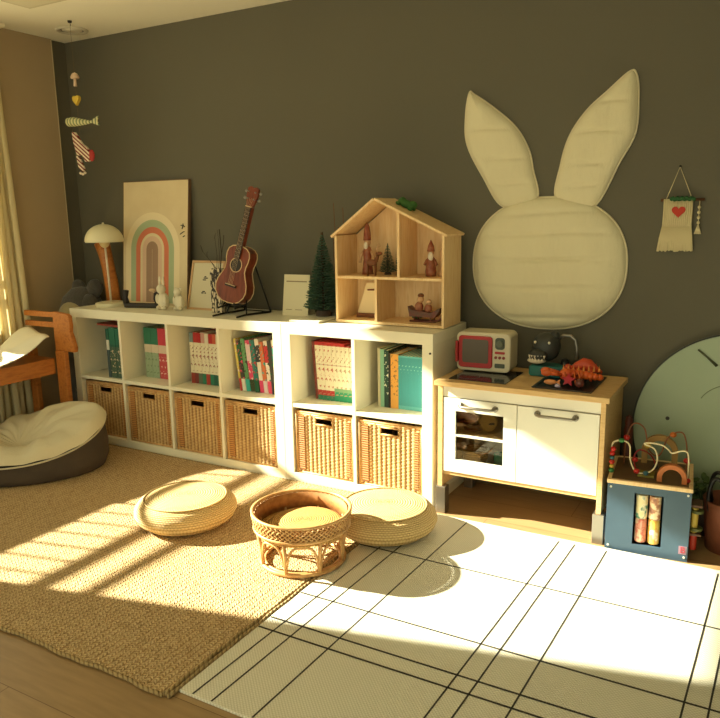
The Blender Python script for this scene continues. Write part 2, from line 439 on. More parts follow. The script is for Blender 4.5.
def book(x, y, th, hgt, dep, m, label, group, tilt=0, name='book', z=.4035, cover=None):
    t = thing(name, label, 'book', (x, y, z), 0, group)
    t.rotation_euler = (0, tilt, 0)
    c = MB(); c.box(0, th, 0, .002, 0, hgt); c.box(0, .0015, .002, dep, 0, hgt); c.box(th-.0015, th, .002, dep, 0, hgt)
    c.build('cover', m, t, bevel=.0006)
    MB().box(.0016, th-.0016, .0022, dep-.004, .003, hgt-.003).build('pages', pages if cover is None else cover, t)
    return t
def ordinal(k): return ['first', 'second', 'third', 'fourth', 'fifth', 'sixth', 'seventh', 'eighth', 'ninth', 'tenth', 'eleventh', 'twelfth'][k]
red, pink, green, teal, gold, blk = srgb(176, 44, 44), srgb(206, 74, 96), srgb(44, 120, 92), srgb(62, 170, 172), srgb(222, 160, 72), srgb(36, 36, 34)
dgreen = srgb(36, 92, 76)
# cell 1
m1 = book_mat('spine_green_picture', (.1, .6, srgb(210, 190, 160)), [(0, srgb(70, 96, 80)), (.62, dgreen), (.66, srgb(40, 104, 84))])
m1b = book_mat('spine_slate', None, [(0, srgb(66, 84, 88)), (.55, srgb(206, 206, 196)), (.75, dgreen)])
g = 'green picture books in the first cube'
book(.262, -.372, .020, .280, .22, m1b, 'slim slate and white book, leftmost upright in the first cube', g)
book(.284, -.370, .046, .288, .24, m1, 'thick dark green picture book in the middle of the first cube', g)
book(.332, -.368, .050, .285, .24, m1, 'thick dark green picture book against the divider in the first cube', g)
t = thing('book', 'thin red book lying slanted on top of the green books in the first cube', 'book', (.185, -.36, .722)); t.rotation_euler = (0, math.radians(2), 0)
MB().box(0, .19, 0, .2, 0, .0015).box(0, .19, 0, .2, .0085, .010).box(0, .19, -.001, .0, 0, .010).build('cover', mat('cover_red', srgb(142, 60, 48), .5), t)
MB().box(.002, .188, .0002, .197, .0016, .0084).build('pages', pages, t)
t.location.z = .7005
# cell 2
g = 'matching volumes in the second cube'
ma = book_mat('spine_green_vol', (.05, .5, srgb(120, 140, 110)), [(0, srgb(150, 170, 140)), (.5, srgb(214, 200, 176)), (.66, green)])
mb_ = book_mat('spine_pink_vol', (.05, .45, srgb(230, 190, 180)), [(0, srgb(196, 78, 82)), (.5, srgb(220, 196, 176)), (.66, srgb(206, 62, 78))])
x = .452
for k in range(10):
    if k < 4: L = 'green topped volume, %s from the left in the second cube' % ordinal(k)
    else: L = 'pink and red volume, %s book from the left in the second cube' % ordinal(k)
    book(x, -.27+.002*random.random(), .0258, .285, .21, ma if k < 4 else mb_, L, g); x += .0266
# cell 3
g = 'cream spined storybooks in the third cube'
tops = [srgb(120, 140, 140), red, srgb(170, 30, 40), srgb(200, 150, 140), srgb(220, 210, 190), red, srgb(196, 90, 60), srgb(216, 200, 170), red, srgb(190, 60, 50), srgb(216, 200, 170)]
bots = [srgb(150, 60, 50), srgb(120, 50, 50), srgb(90, 110, 90), green, srgb(170, 60, 50), green, dgreen, green, srgb(180, 80, 70), green, green]
x = .795
for k in range(11):
    m = book_mat('spine_story_%d' % k, (.24, .72, srgb(150+10*(k % 3), 110, 96)), [(0, bots[k]), (.20, cream), (.78, tops[k]), (.97, cream)])
    book(x, -.272+.004*random.random(), .0252, .278+.006*random.random(), .21, m, 'cream storybook with coloured top band, %s from the left in the third cube' % ordinal(k), g); x += .0262
# cell 4 leaning mixed books
g = 'mixed leaning picture books in the fourth cube'
cs = [('yellow', srgb(206, 186, 90)), ('black', srgb(52, 54, 48)), ('green and pink', srgb(98, 150, 100)), ('pink', srgb(214, 70, 110)), ('teal', srgb(50, 120, 110)), ('white', srgb(226, 216, 196)),
      ('orange', srgb(206, 110, 66)), ('white and red', srgb(230, 216, 200)), ('dark grey', srgb(70, 66, 60)), ('cream', srgb(224, 214, 184))]
c2 = [srgb(60, 70, 40), srgb(30, 90, 60), srgb(214, 66, 110), srgb(222, 200, 200), srgb(222, 80, 110), srgb(60, 60, 60), srgb(226, 220, 200), srgb(196, 60, 60), srgb(226, 220, 206), srgb(60, 170, 160)]
x = 1.122
for k in range(10):
    th = (.012, .022, .024, .028, .026, .024, .022, .026, .024, .030)[k]; hh = .262+.02*random.random()
    m = book_mat('spine_mixed_%d' % k, (.15, .95, c2[(k+3) % 10]), [(0, c2[(k+7) % 10]), (.22, cs[k][1]), (.55, c2[k] if k % 2 else cs[k][1]), (.85, cs[k][1])])
    tl = math.radians(-7+.25*k)
    book(x+.0+.26*sin(-tl)*1, -.30+.012*random.random(), th, hh, .2, m, '%s picture book leaning left, %s from the left in the fourth cube' % (cs[k][0], ordinal(k)), g, tilt=tl, z=.4035+0.0); x += th+.0035
# cell 5
g = 'white spined series in the fifth cube'
m5a = book_mat('spine_series_red', (.04, .95, srgb(186, 110, 90)), [(0, green), (.08, red), (.17, cream), (.60, srgb(196, 180, 160)), (.62, cream), (.93, red)])
m5b = book_mat('spine_series_green', (.1, .95, srgb(176, 150, 120)), [(0, srgb(34, 140, 100)), (.16, srgb(120, 160, 120)), (.22, cream), (.60, srgb(196, 180, 160)), (.62, cream), (.93, red)])
x = 1.592
topred = mat('red_top_edge', srgb(150, 60, 40), .7)
for k in range(11):
    th = .0232
    if k == 0: th = .014
    m = mat('cover_dark_red', srgb(110, 44, 34), .5) if k == 0 else (m5a if k < 5 else m5b)
    L = ('dark red cover at the left end of the row in the fifth cube' if k == 0 else
         'white book with %s foot, %s from the left in the fifth cube' % ('red' if k < 5 else 'green', ordinal(k)))
    book(x+.012, -.274+.003*random.random(), th, .288 if k < 8 else .275, .21, m, L, g, tilt=math.radians(-3.5 if k < 9 else -3), cover=topred if k < 8 else None); x += th+.0008
# cell 6
g = 'teal volumes in the sixth cube'
specs = [('slim cream book', srgb(190, 180, 150), .014), ('slim pale green book', srgb(128, 178, 150), .020), ('dark green book with white mark', srgb(30, 66, 56), .022), ('black spined book', blk, .012),
         ('golden orange book', gold, .040)]
x = 1.945
for k, (nm, c, th) in enumerate(specs):
    m = book_mat('spine_six_%d' % k, (.2, .9, srgb(220, 220, 200) if k == 2 else srgb(150, 110, 60)) if k in (2, 4) else None, [(0, c), (.5, c)])
    book(x, -.262, th-.001, (.28, .275, .272, .26, .258)[k], .2, m, '%s, %s from the left in the sixth cube' % (nm, ordinal(k)), 'taller books at the left of the sixth cube'); x += th
mt = book_mat('spine_teal', (.60, .72, srgb(150, 214, 206)), [(0, srgb(96, 176, 180)), (.06, srgb(66, 152, 160)), (.84, srgb(100, 178, 180))])
for k in range(8):
    book(x, -.264+.003*random.random(), .0168, .253, .2, mt, 'teal volume in the row at the right of the sixth cube, %s of the eight' % ordinal(k), g); x += .0172

# ------------------------------------------------------------------ objects on the shelf top
ZT = .7905
# mushroom lamp
t = thing('table_lamp', 'cream dome table lamp with thin stem at the left end of the shelf', 'lamp', (.152, -.215, ZT))
cr = mat('lamp_cream', srgb(222, 214, 180), .4)
MB().lathe([(.088, 0), (.09, .004), (.088, .020), (.07, .025), (.0001, .026)], 40).build('base', cr, t, 'auto')
MB().tube([(.0, 0, .02), (-.005, 0, .2), (-.014, 0, .40)], .006, 10).build('stem', mat('stem_white', srgb(220, 208, 186), .4), t, True)
sh = [(.108*cos(a), .374+.098*sin(a)) for a in [i*PI/2/14 for i in range(14)]]+[(.0001, .472)]
MB().lathe(sh, 44, cap=False).lathe([(r*.97+.0, z-.004) for r, z in sh], 44, cap=False).build('shade', cr, t, True, loc=(-.014, 0, 0), fix=False)
MB().ball((-.014, 0, .475), .007).build('finial', cr, t, True)
MB().ball((-.014, 0, .37), (.03, .03, .034)).build('bulb', mat('bulb_glass', srgb(220, 200, 150), .3), t, True)
# curved wooden ornament
t = thing('wooden_ornament', 'tall orange brown curved wooden ornament behind the dome lamp', 'ornament', (.03, -.10, ZT))
MB().tube([(.015, 0, 0), (.01, 0, .1), (-.004, 0, .2), (-.024, 0, .29), (-.045, 0, .36)], [.040, .040, .038, .040, .046], 14).build('body', oak, t, True)
MB().tube([(-.045, 0, .35), (-.02, -.005, .365), (.02, -.01, .36)], [.022, .018, .012], 10).build('branch', oak, t, True)
# rainbow print leaning on the wall
t = thing('rainbow_print', 'tall cream canvas print of a pastel rainbow arch leaning on the wall', 'picture', (.345, -.065, ZT))
lean = T(0, 0, 0, -math.atan2(.075, .716))
w_, h_ = .512, .716
MB().box(-w_/2, w_/2, 0, .018, 0, h_, lean).build('canvas', mat('canvas_cream', srgb(222, 204, 166), .8, col2=srgb(214, 194, 154), nscale=6, bump=.0003, bscale=300), t, bevel=.002)
MB().box(-w_/2-.004, -w_/2, -.001, .02, 0, h_, lean).box(w_/2, w_/2+.004, -.001, .02, 0, h_, lean).box(-w_/2-.004, w_/2+.004, -.001, .02, h_, h_+.004, lean).build('frame_edge', mat('frame_brown', srgb(120, 92, 66), .6), t)
def arch(r0, r1, dy, col, nm):
    mb = MB(); zc = .322; n = 32; o_ = []; i_ = []
    o_ = [(-r1, .012)]+[(-r1*cos(PI*k/n), zc+r1*sin(PI*k/n)) for k in range(n+1)]+[(r1, .012)]
    i_ = [(-r0, .012)]+[(-r0*cos(PI*k/n), zc+r0*sin(PI*k/n)) for k in range(n+1)]+[(r0, .012)]
    vs = [(x, dy, z) for x, z in o_]+[(x, dy, z) for x, z in i_]; L = len(o_)
    mb.add(vs, [(k, k+1, L+k+1, L+k) for k in range(L-1)], lean)
    mb.build(nm, mat('arch_'+nm, col, .85), t, loc=(-.018, 0, 0))
arch(.172, .215, -.0006, srgb(232, 216, 180), 'cream_band'); arch(.131, .172, -.0006, srgb(168, 182, 146), 'sage_band')
arch(.095, .131, -.0006, srgb(208, 122, 92), 'coral_band'); arch(.078, .095, -.0006, srgb(222, 206, 170), 'pale_band')
arch(.048, .078, -.0006, srgb(216, 184, 158), 'blush_band'); arch(.001, .047, -.0006, srgb(160, 130, 108), 'brown_band')
mk = MB()
for (a, b1, c, d) in ((.205, .46, .235, .452), (.215, .44, .222, .47), (.20, .41, .232, .425), (.222, .395, .236, .40)):
    mk.tube([lean @ Vector((a, -.002, b1)), lean @ Vector(((a+c)/2+.004, -.002, (b1+d)/2+.004)), lean @ Vector((c, -.002, d))], .0028, 5)
mk.build('ink_marks', dark, t)
# dark tray with upright ends
t = thing('tray', 'small dark boat-shaped tray with upright end in front of the rainbow print', 'ornament', (.395, -.205, ZT), .25); t.scale = (1.3, 1.2, 1.15)
MB().box(-.085, .085, -.02, .02, 0, .022).build('base', dark, t, bevel=.008)
MB().tube([(-.078, 0, .015), (-.084, 0, .05), (-.078, 0, .085)], [.014, .012, .014], 10).build('upright_end', dark, t, True)
MB().tube([(.07, 0, .02), (.062, 0, .045), (.066, 0, .072), (.08, 0, .078), (.088, 0, .065)], .006, 8).build('hook', dark, t, True)
MB().ball((.052, 0, .088), (.016, .008, .009)).tube([(.06, 0, .075), (.056, 0, .085)], .004).build('tip', mat('tip_cream', srgb(214, 180, 140), .5), t, True)
# two white animal figurines
wf = mat('figurine_white', srgb(224, 214, 188), .6, bump=.0006, bscale=60)
def figurine(label, x, y, rz, s, kind):
    t = thing('animal_figurine', label, 'figurine', (x, y, ZT), rz, 'white animal figurines on the shelf')
    b = MB(); b.ball((0, 0, .045*s), (.034*s, .024*s, .046*s)); b.ball((-.004*s, -.006*s, .105*s), (.024*s, .022*s, .025*s))
    b.ball((-.016*s, -.014*s, .012*s), (.014*s, .018*s, .012*s)); b.ball((.016*s, -.014*s, .012*s), (.014*s, .018*s, .012*s)); b.ball((-.028*s, -.012*s, .055*s), (.01*s, .01*s, .024*s)); b.ball((.026*s, -.012*s, .05*s), (.01*s, .01*s, .022*s))
    b.build('body', wf, t, True)
    for sg in (-1, 1):
        e = MB()
        if kind == 0: e.ball((-.004*s+sg*.011*s, 0, .142*s), (.0075*s, .006*s, .028*s))
        else: e.ball((-.004*s+sg*.018*s, 0, .122*s), (.009*s, .006*s, .011*s))
        e.build('ear', wf, t, True)
figurine('taller white long-eared animal figurine in front of the rainbow print', .583, -.23, 0, 1.1, 0)
figurine('smaller white round-eared animal figurine right beside the tall figurine', .678, -.205, 0, .95, 1)
# small wooden frame with text
t = thing('picture_frame', 'small light wood frame with short dark lettering behind the patterned vase', 'frame', (.80, -.155, ZT), 0)
ln2 = T(0, 0, 0, -math.atan2(.07, .265))
fw, fh = .235, .275
fwood = mat('frame_wood', srgb(196, 156, 110), .5)
MB().box(-fw/2, -fw/2+.012, 0, .014, 0, fh, ln2).box(fw/2-.012, fw/2, 0, .014, 0, fh, ln2).box(-fw/2+.012, fw/2-.012, 0, .014, 0, .012, ln2).box(-fw/2+.012, fw/2-.012, 0, .014, fh-.012, fh, ln2).build('frame_rim', fwood, t)
MB().box(-fw/2+.012, fw/2-.012, .005, .012, .012, fh-.012, ln2).build('paper', mat('frame_paper', srgb(212, 202, 172), .7), t)
mk = MB()
for a, z, l in ((-.025, .175, .03), (-.03, .165, .022), (-.02, .183, .012), (-.03, .092, .016), (-.006, .092, .010), (-.024, .10, .02)):
    mk.box(a, a+l, .0036, .005, z, z+.006, ln2)
mk.build('lettering', dark, t)
# patterned vase with twigs
t = thing('vase', 'slim square vase with black and cream birch-bark pattern', 'vase', (.953, -.198, ZT), .05)
w = NT('birch_bark', .5)
nn = w.noise(34, 3, stretch=(1.5, 1.5, .6)); w.color(w.ramp(nn, [(.44, srgb(214, 200, 168)), (.47, srgb(44, 34, 26)), (.56, srgb(40, 30, 24)), (.585, srgb(206, 190, 160))])); bark = w.m
vb = MB(); vb.box(-.033, .033, -.02, .02, 0, .006)
for a in ((-.033, -.030, -.02, .02), (.030, .033, -.02, .02), (-.030, .030, -.02, -.017), (-.030, .030, .017, .02)): vb.box(a[0], a[1], a[2], a[3], .006, .235)
vb.build('body', bark, t)
tw = thing('dry_twigs', 'bunch of thin dry dark twigs standing in the patterned vase', 'twigs', (.953, -.198, ZT+.008))
q = MB()
for k in range(4):
    a = random.uniform(-.022, .022); b1 = a+random.uniform(-.09, .03); hh = random.uniform(.25, .40); y1 = random.uniform(-.03, .04)
    p = [(a*.6, 0, 0), (a, 0, .2), ((a+b1)/2+.008, y1*.5, .2+(hh-.2)*.5), (b1, y1, hh)]
    q.tube(p, [.0018, .0018, .0012, .0008], 5)
    for j in range(2):
        s_ = Vector(p[3])*(1-.12*j)+Vector(p[2])*(.12*j); q.tube([s_, s_+Vector((random.uniform(-.012, .012), 0, .03))], .0009, 4)
q.tube([(.01, 0, 0), (.018, 0, .2), (.028, .01, .30), (.022, .01, .43)], .0028, 5); q.tube([(.028, .01, .30), (.045, .01, .36), (.05, .01, .40)], .0018, 5)
q.build('stems', mat('twig_dark', srgb(52, 42, 30), .8), tw)
# ukulele on its stand
uk = thing('ukulele', 'reddish brown ukulele resting upright on a black stand', 'ukulele', (1.075, -.245, ZT+.058))
um = Matrix.Rotation(math.radians(13), 4, 'Y') @ Matrix.Rotation(math.radians(-9), 4, 'X')
R_ = [(0, .0), (.004, .045), (.02, .078), (.05, .103), (.085, .112), (.12, .106), (.155, .088), (.19, .072), (.22, .072), (.25, .080), (.28, .082), (.305, .074), (.322, .052), (.33, .02), (.331, 0)]
def uoutline(): 
    import bisect
    L = [(w2*.88, z*.90+.006) for z, w2 in R_]; return L+[(-w2, z) for w2, z in L[-2:0:-1]]
ol = uoutline()
wood_u = NT('ukulele_mahogany', .3); _g = wood_u.noise(10, 4, stretch=(6, 6, .8)); wood_u.color(wood_u.ramp(_g, [(.3, srgb(98, 42, 26)), (.6, srgb(132, 64, 40)), (.8, srgb(84, 36, 22))])); wood_u = wood_u.m
dw = mat('rosewood', srgb(48, 26, 18), .4); cb = mat('cream_binding', srgb(214, 186, 140), .4)
o = MB().prism(ol, -.033, .033, um).build('body', wood_u, uk, bevel=.003)
bn = MB(); bn.tube([um @ Vector((x, -.0335, z)) for x, z in ol], .0028, 6, closed=True); bn.tube([um @ Vector((x, .0335, z)) for x, z in ol], .0028, 6, closed=True); bn.build('binding', cb, uk, True)
MB().cyl(.032, 0, .0008, 32, um @ T(0, -.0333, .204, PI/2)).build('sound_hole', dark, uk)
MB().lathe([(.034, .0), (.034, .0012), (.038, .0012), (.038, 0)], 32, um @ T(0, -.0332, .204, PI/2), closed=True).build('rosette', cb, uk)
MB().box(-.035, .035, -.044, -.033, .088, .102, um).build('bridge', dw, uk, bevel=.002)
MB().box(-.032, .032, -.0445, -.0435, .098, .101, um).build('saddle', cb, uk)
MB().box(-.018, .018, -.04, -.012, .295, .505, um).build('neck', wood_u, uk, bevel=.004)
MB().box(-.018, .018, -.043, -.040, .236, .505, um).build('fretboard', dw, uk)
fm = MB()
for k in range(13): z = .25+.019*k; fm.box(-.0175, .0175, -.0437, -.0429, z, z+.0012, um)
fm.build('frets', steel, uk)
MB().box(-.019, .019, -.045, -.038, .503, .508, um).build('nut', cb, uk)
MB().prism([(-.02, .507), (.02, .507), (.034, .56), (.032, .60), (.016, .608), (0, .600), (-.016, .608), (-.032, .60), (-.034, .56)], -.036, -.02, um @ T(0, .0, 0, 0)).build('headstock', wood_u, uk, bevel=.002)
for sx_ in (-1, 1):
    for z in (.545, .58):
        p = MB(); p.cyl(.004, -.012, .002, 10, um @ T(sx_*.02, -.042, z, PI/2)); p.ball(um @ Vector((sx_*.045, -.026, z)), (.010, .006, .008)); p.tube([um @ Vector((sx_*.03, -.026, z)), um @ Vector((sx_*.042, -.026, z))], .003, 6)
        p.build('tuning_peg', steel, uk, True)
st = MB()
for k in range(4): a = -.011+.0073*k; st.tube([um @ Vector((a*1.2, -.0455, .1)), um @ Vector((a, -.0455, .506)), um @ Vector((a*1.6, -.040, .55))], .0006, 4)
st.build('strings', cb, uk)
sd = thing('instrument_stand', 'black folding A-frame stand holding the ukulele', 'stand', (1.10, -.23, ZT))
q = MB()
def v3(x, y, z): return (x, y, z)
# rear legs from the apex to the shelf, front feet and cradle arms
q.tube([(.05, .08, .30), (.12, .13, .006)], .005, 8); q.tube([(.05, .08, .30), (-.06, .14, .006)], .005, 8)
q.build('rear_leg', black, sd, True)
q = MB(); q.tube([(.12, .13, .006), (.075, -.02, .006), (.095, -.12, .006)], .005, 8); q.tube([(-.06, .14, .006), (-.07, 0, .006), (-.06, -.12, .006)], .005, 8)
q.tube([(.12, .13, .006), (-.06, .14, .006)], .004, 8)
q.build('foot_rail', black, sd, True)
q = MB(); q.tube([(.05, .08, .30), (.055, .02, .17), (.065, -.002, .052), (.06, -.09, .045), (.06, -.095, .075)], .0045, 8)
q.tube([(.05, .08, .30), (.0, .02, .17), (-.045, -.002, .052), (-.05, -.09, .045), (-.05, -.095, .075)], .0045, 8)
q.tube([(.065, -.002, .052), (-.045, -.002, .052)], .004, 8); q.tube([(.065, -.002, .052), (.076, -.02, .006)], .004, 8); q.tube([(-.045, -.002, .052), (-.07, 0., .006)], .004, 8)
q.build('cradle', black, sd, True)
# small card stand
t = thing('desk_calendar', 'small cream desk calendar card standing between ukulele and bristle tree', 'calendar', (1.41, -.15, ZT), .06)
lc = T(0, 0, 0, -.16)
MB().box(-.075, .075, 0, .003, 0, .21, lc).build('front_card', mat('card_cream', srgb(222, 212, 178), .7), t)
MB().box(-.075, .075, .0, .003, 0, .19, T(0, .075, 0, .22)).build('back_card', mat('card_cream2', srgb(190, 178, 146), .7), t)
MB().box(-.06, .06, -.0012, 0, .172, .178, lc).box(-.055, -.02, -.0012, 0, .03, .033, lc).box(.0, .04, -.0012, 0, .03, .033, lc).build('printed_line', mat('print_grey', srgb(150, 132, 100), .7), t)
# bristle tree
def bristle_tree(name, label, loc, H, R, green_c, group=None, base=True, n=26, par=None):
    t = thing(name, label, 'tree ornament', loc, 0, group)
    q = MB()
    for k in range(n):
        f = k/(n-1); z = H*(.06+.92*f); r = R*(1-f)**.85+.004*H
        m_ = 34
        for j in range(m_):
            a = 2*PI*j/m_+k*.7+random.uniform(-.1, .1); rr = r*random.uniform(.85, 1.08)
            p0 = Vector((0, 0, z)); p1 = Vector((cos(a)*rr, sin(a)*rr, z+rr*.22+random.uniform(-.004, .004)*H*3))
            d = (p1-p0); s_ = d.cross(Vector((0, 0, 1))).normalized()*.013*H
            q.add([p0-s_*.6, p0+s_*.6, p1+s_*.5, p1-s_*.5, p0+Vector((0, 0, .012*H)), p1+Vector((0, 0, .008*H))], [(0, 1, 2, 3), (0, 4, 5, 3), (1, 4, 5, 2), (3, 2, 5), (0, 1, 4)])
    q.build('bristles', mat('bristle_'+name, green_c, .85, col2=tuple(c*1.9 for c in green_c[:3])+(1,), nscale=30), t)
    MB().tube([(0, 0, .0), (0, 0, H)], .008*H*2, 6).build('trunk', mat('trunk_brown', srgb(70, 48, 30), .8), t)
    if base: MB().lathe([(R*.42, 0), (R*.42, .03*H), (R*.34, .07*H), (.0001, .07*H)], 20).build('stand', mat('tree_base', srgb(60, 44, 34), .7), t, 'auto')
    return t
tag(MB().box(1.50, 1.668, -.33, -.045, ZT, ZT+.010).build('white_board', white, bevel=.002), 'thin white board under the large bristle tree', 'board')
bristle_tree('bristle_tree', 'large dark green bottle-brush tree ornament left of the dollhouse', (1.585, -.15, ZT+.0105), .41, .094, srgb(50, 74, 58), n=30)
# reddish sprigs behind tree / house
t = thing('dried_sprigs', 'dried reddish sprigs rising behind the bristle tree', 'sprigs', (1.615, -.025, ZT+.0001))
q = MB()
for k in range(6):
    a = -.06+.024*k+random.uniform(-.006, .006); b1 = a+random.uniform(-.03, .04); q.tube([(0+a*.15, 0, 0), (a*.7, 0, .25), (b1, random.uniform(-.02, .01), .40+.16*random.random())], .0016, 5)
q.build('stems', mat('sprig_brown', srgb(110, 72, 44), .8), t)
q = MB()
for k in range(12): q.ball((random.uniform(-.03, .06), random.uniform(-.02, .01), random.uniform(.36, .44)), (.007, .006, .010), 8, 6)
q.build('buds', mat('bud_red', srgb(150, 58, 34), .7), t, True)
MB().cyl(.02, 0, .12, 20, r2=.025).build('holder', dark, t, True)

# ------------------------------------------------------------------ dollhouse
hx0, hx1, hy0, hy1 = 1.722, 2.276, -.258, -.062
dh = thing('dollhouse', 'open wooden dollhouse with pitched roof and four rooms', 'dollhouse', (hx0, hy0, ZT))
W = hx1-hx0; Dp = hy1-hy0; th = .012; EH = .408; ax = 1.935-hx0; AH = .565
MB().box(0, W, 0, Dp, .003, .003+th).build('floor_board', pine, dh, bevel=.001)
for a in (0, W-th): MB().box(a, a+th, 0, Dp, .003+th, EH).build('side_wall', pine, dh, bevel=.001)
MB().box(th, W-th, .002, Dp-.006, .210, .222).build('middle_floor', pine, dh, bevel=.001)
ux = 2.053-hx0; lx = 1.936-hx0
zr = lambda x: EH+(AH-EH)*(x/ax if x < ax else (W-x)/(W-ax))
MB().prism([(ux-th/2, .222), (ux+th/2, .222), (ux+th/2, zr(ux+th/2)-.004), (ux-th/2, zr(ux-th/2)-.004)], .002, Dp-.006).build('upper_divider', pine, dh)
MB().box(lx-th/2, lx+th/2, .002, Dp-.006, .015, .210).build('lower_divider', pine, dh)
MB().prism([(th, .015), (W-th, .015), (W-th, EH), (ax, AH-.004), (th, EH)], Dp-.005, Dp).build('back_panel', pine, dh)
def slope(p, q, t_):
    p = Vector((p[0], 0, p[1])); q = Vector((q[0], 0, q[1])); d = (q-p).normalized(); n_ = Vector((-d.z, 0, d.x))
    if n_.z < 0: n_ = -n_
    return [(v.x, v.z) for v in (p, q, q+n_*t_, p+n_*t_)]
MB().prism(slope((-.014, zr(0)-.010), (ax, AH), .011), -.004, Dp+.006).build('roof_slope', pine, dh, bevel=.001)
MB().prism(slope((ax-.002, AH), (W+.010, EH-.006), .011), -.004, Dp+.006).build('roof_slope', pine, dh, bevel=.001)
F1 = ZT+.0155; F2 = ZT+.2225
# upstairs toys
t = thing('nutcracker_figure', 'tall red and cream toy figure upstairs on the left in the dollhouse', 'figurine', (1.835, -.145, F2))
rd = mat('toy_red', srgb(132, 58, 40), .5, col2=srgb(168, 110, 76), nscale=45); skin = mat('toy_cream', srgb(206, 162, 120), .6); brn = mat('toy_brown', srgb(120, 70, 36), .6)
q = MB(); q.lathe([(.028, 0), (.026, .02), (.018, .07), (.022, .11), (.014, .13), (.0001, .135)], 16); q.build('coat', rd, t, True)
MB().ball((0, 0, .15), (.017, .017, .02)).build('head', skin, t, True)
MB().lathe([(.019, .16), (.017, .19), (.012, .225), (.0001, .245)], 14).build('hat', rd, t, True)
MB().tube([(-.02, 0, .11), (-.036, -.006, .08), (-.034, -.012, .055)], .007, 8).tube([(.02, 0, .11), (.036, -.006, .08), (.034, -.012, .055)], .007, 8).build('arms', skin, t, True)
MB().ball((0, -.015, .135), (.011, .008, .018)).build('beard', mat('toy_white', srgb(226, 216, 196), .6), t, True)
t = thing('reindeer_figure', 'brown antlered toy figure beside the small trees upstairs in the dollhouse', 'figurine', (1.893, -.212, F2), .3)
q = MB(); q.ball((0, 0, .06), (.026, .013, .016)); q.tube([(.02, 0, .065), (.03, 0, .095)], [.010, .008]); q.ball((.036, 0, .102), (.016, .008, .009))
q.build('body', brn, t, True)
for a in (-.018, .018):
    for b1 in (-.007, .007): MB().tube([(a, b1, .055), (a, b1, 0)], [.005, .0035], 6).build('leg', brn, t, True)
q = MB()
for s_ in (-1, 1): q.tube([(.03, s_*.004, .108), (.026, s_*.016, .128), (.032, s_*.02, .148)], .002, 5); q.tube([(.026, s_*.016, .128), (.04, s_*.02, .136)], .0018, 5)
q.build('antlers', skin, t, True)
gt = srgb(40, 74, 56)
bristle_tree('bristle_tree', 'shorter toy fir tree upstairs in the left room of the dollhouse', (1.935, -.130, F2), .145, .040, gt, 'toy fir trees in the dollhouse', n=20)
bristle_tree('bristle_tree', 'taller toy fir tree against the divider upstairs in the dollhouse', (2.000, -.108, F2), .215, .034, gt, 'toy fir trees in the dollhouse', n=26)
t = thing('santa_figure', 'red and white bearded toy figure upstairs in the right room of the dollhouse', 'figurine', (2.165, -.150, F2))
MB().lathe([(.024, 0), (.026, .02), (.018, .08), (.0001, .10)], 16).build('coat', rd, t, True)
MB().ball((0, 0, .108), (.015, .015, .017)).build('head', skin, t, True)
MB().lathe([(.018, .112), (.014, .135), (.0001, .165)], 14).build('hat', rd, t, True)
MB().ball((.004, -.012, .088), (.013, .009, .022)).build('beard', mat('toy_white', srgb(226, 216, 196), .6), t, True)
MB().tube([(.018, 0, .075), (.032, -.006, .05)], .006, 8).tube([(-.018, 0, .075), (-.030, -.006, .05)], .006, 8).build('arms', rd, t, True)
t = thing('toy_candle_post', 'pale slim post figure beside the bearded toy in the dollhouse', 'figurine', (2.213, -.135, F2))
MB().lathe([(.016, 0), (.016, .012), (.007, .02), (.009, .09), (.012, .11), (.0001, .13)], 14).build('post', skin, t, True)
# downstairs
t = thing('toy_easel', 'small cream slanted toy board in the lower left room of the dollhouse', 'toy', (1.835, -.135, F1+.0005))
MB().prism([(-.062, .018), (.075, .018), (.075, .165), (-.022, .165)], -.008, 0, T(0, 0, 0, -.15)).build('board', mat('board_cream', srgb(230, 210, 166), .6), t, bevel=.002)
MB().box(-.06, .075, -.02, .022, 0, .018).build('base', brn, t, bevel=.002)
MB().tube([(.012, -.034, .135), (.05, -.034, .137)], .0045, 6).build('handle', brn, t, True)
t = thing('toy_sleigh', 'dark red toy sleigh with small riders in the lower right room of the dollhouse', 'toy', (2.150, -.175, F1)); t.scale = (1.15, 1.1, 1.2)
dr = mat('toy_darkred', srgb(92, 44, 34), .5); gy = mat('toy_grey', srgb(84, 64, 52), .6, col2=srgb(120, 60, 46), nscale=40)
MB().prism([(-.062, .02), (.048, .02), (.072, .05), (.066, .056), (.03, .038), (-.05, .046), (-.07, .06)], -.022, .022).build('sled_body', gy, t, bevel=.002)
for s_ in (-1, 1): MB().tube([(-.06, s_*.02, .004), (.05, s_*.02, .004), (.075, s_*.02, .018), (.078, s_*.02, .034)], .0036, 6).tube([(-.04, s_*.02, .004), (-.04, s_*.018, .024)], .003, 5).tube([(.03, s_*.02, .004), (.03, s_*.018, .024)], .003, 5).build('runner', dr, t, True)
q = MB(); q.ball((-.028, 0, .055), (.018, .015, .022)); q.ball((.012, 0, .052), (.016, .014, .018)); q.build('rider_bodies', rd, t, True)
q = MB(); q.ball((-.02, -.002, .086), .014); q.ball((.016, 0, .076), .011); q.build('rider_heads', skin, t, True)
MB().ball((-.02, 0, .1), (.013, .013, .009)).build('rider_hat', brn, t, True)
t = thing('toy_bush', 'little green toy bush behind the sleigh in the dollhouse', 'toy', (2.07, -.10, F1))
q = MB()
for k in range(14): q.ball((random.uniform(-.02, .02), random.uniform(-.012, .012), random.uniform(.01, .03)), random.uniform(.008, .012), 8, 6)
q.build('leaves', mat('toy_green', srgb(76, 104, 50), .8), t, True)
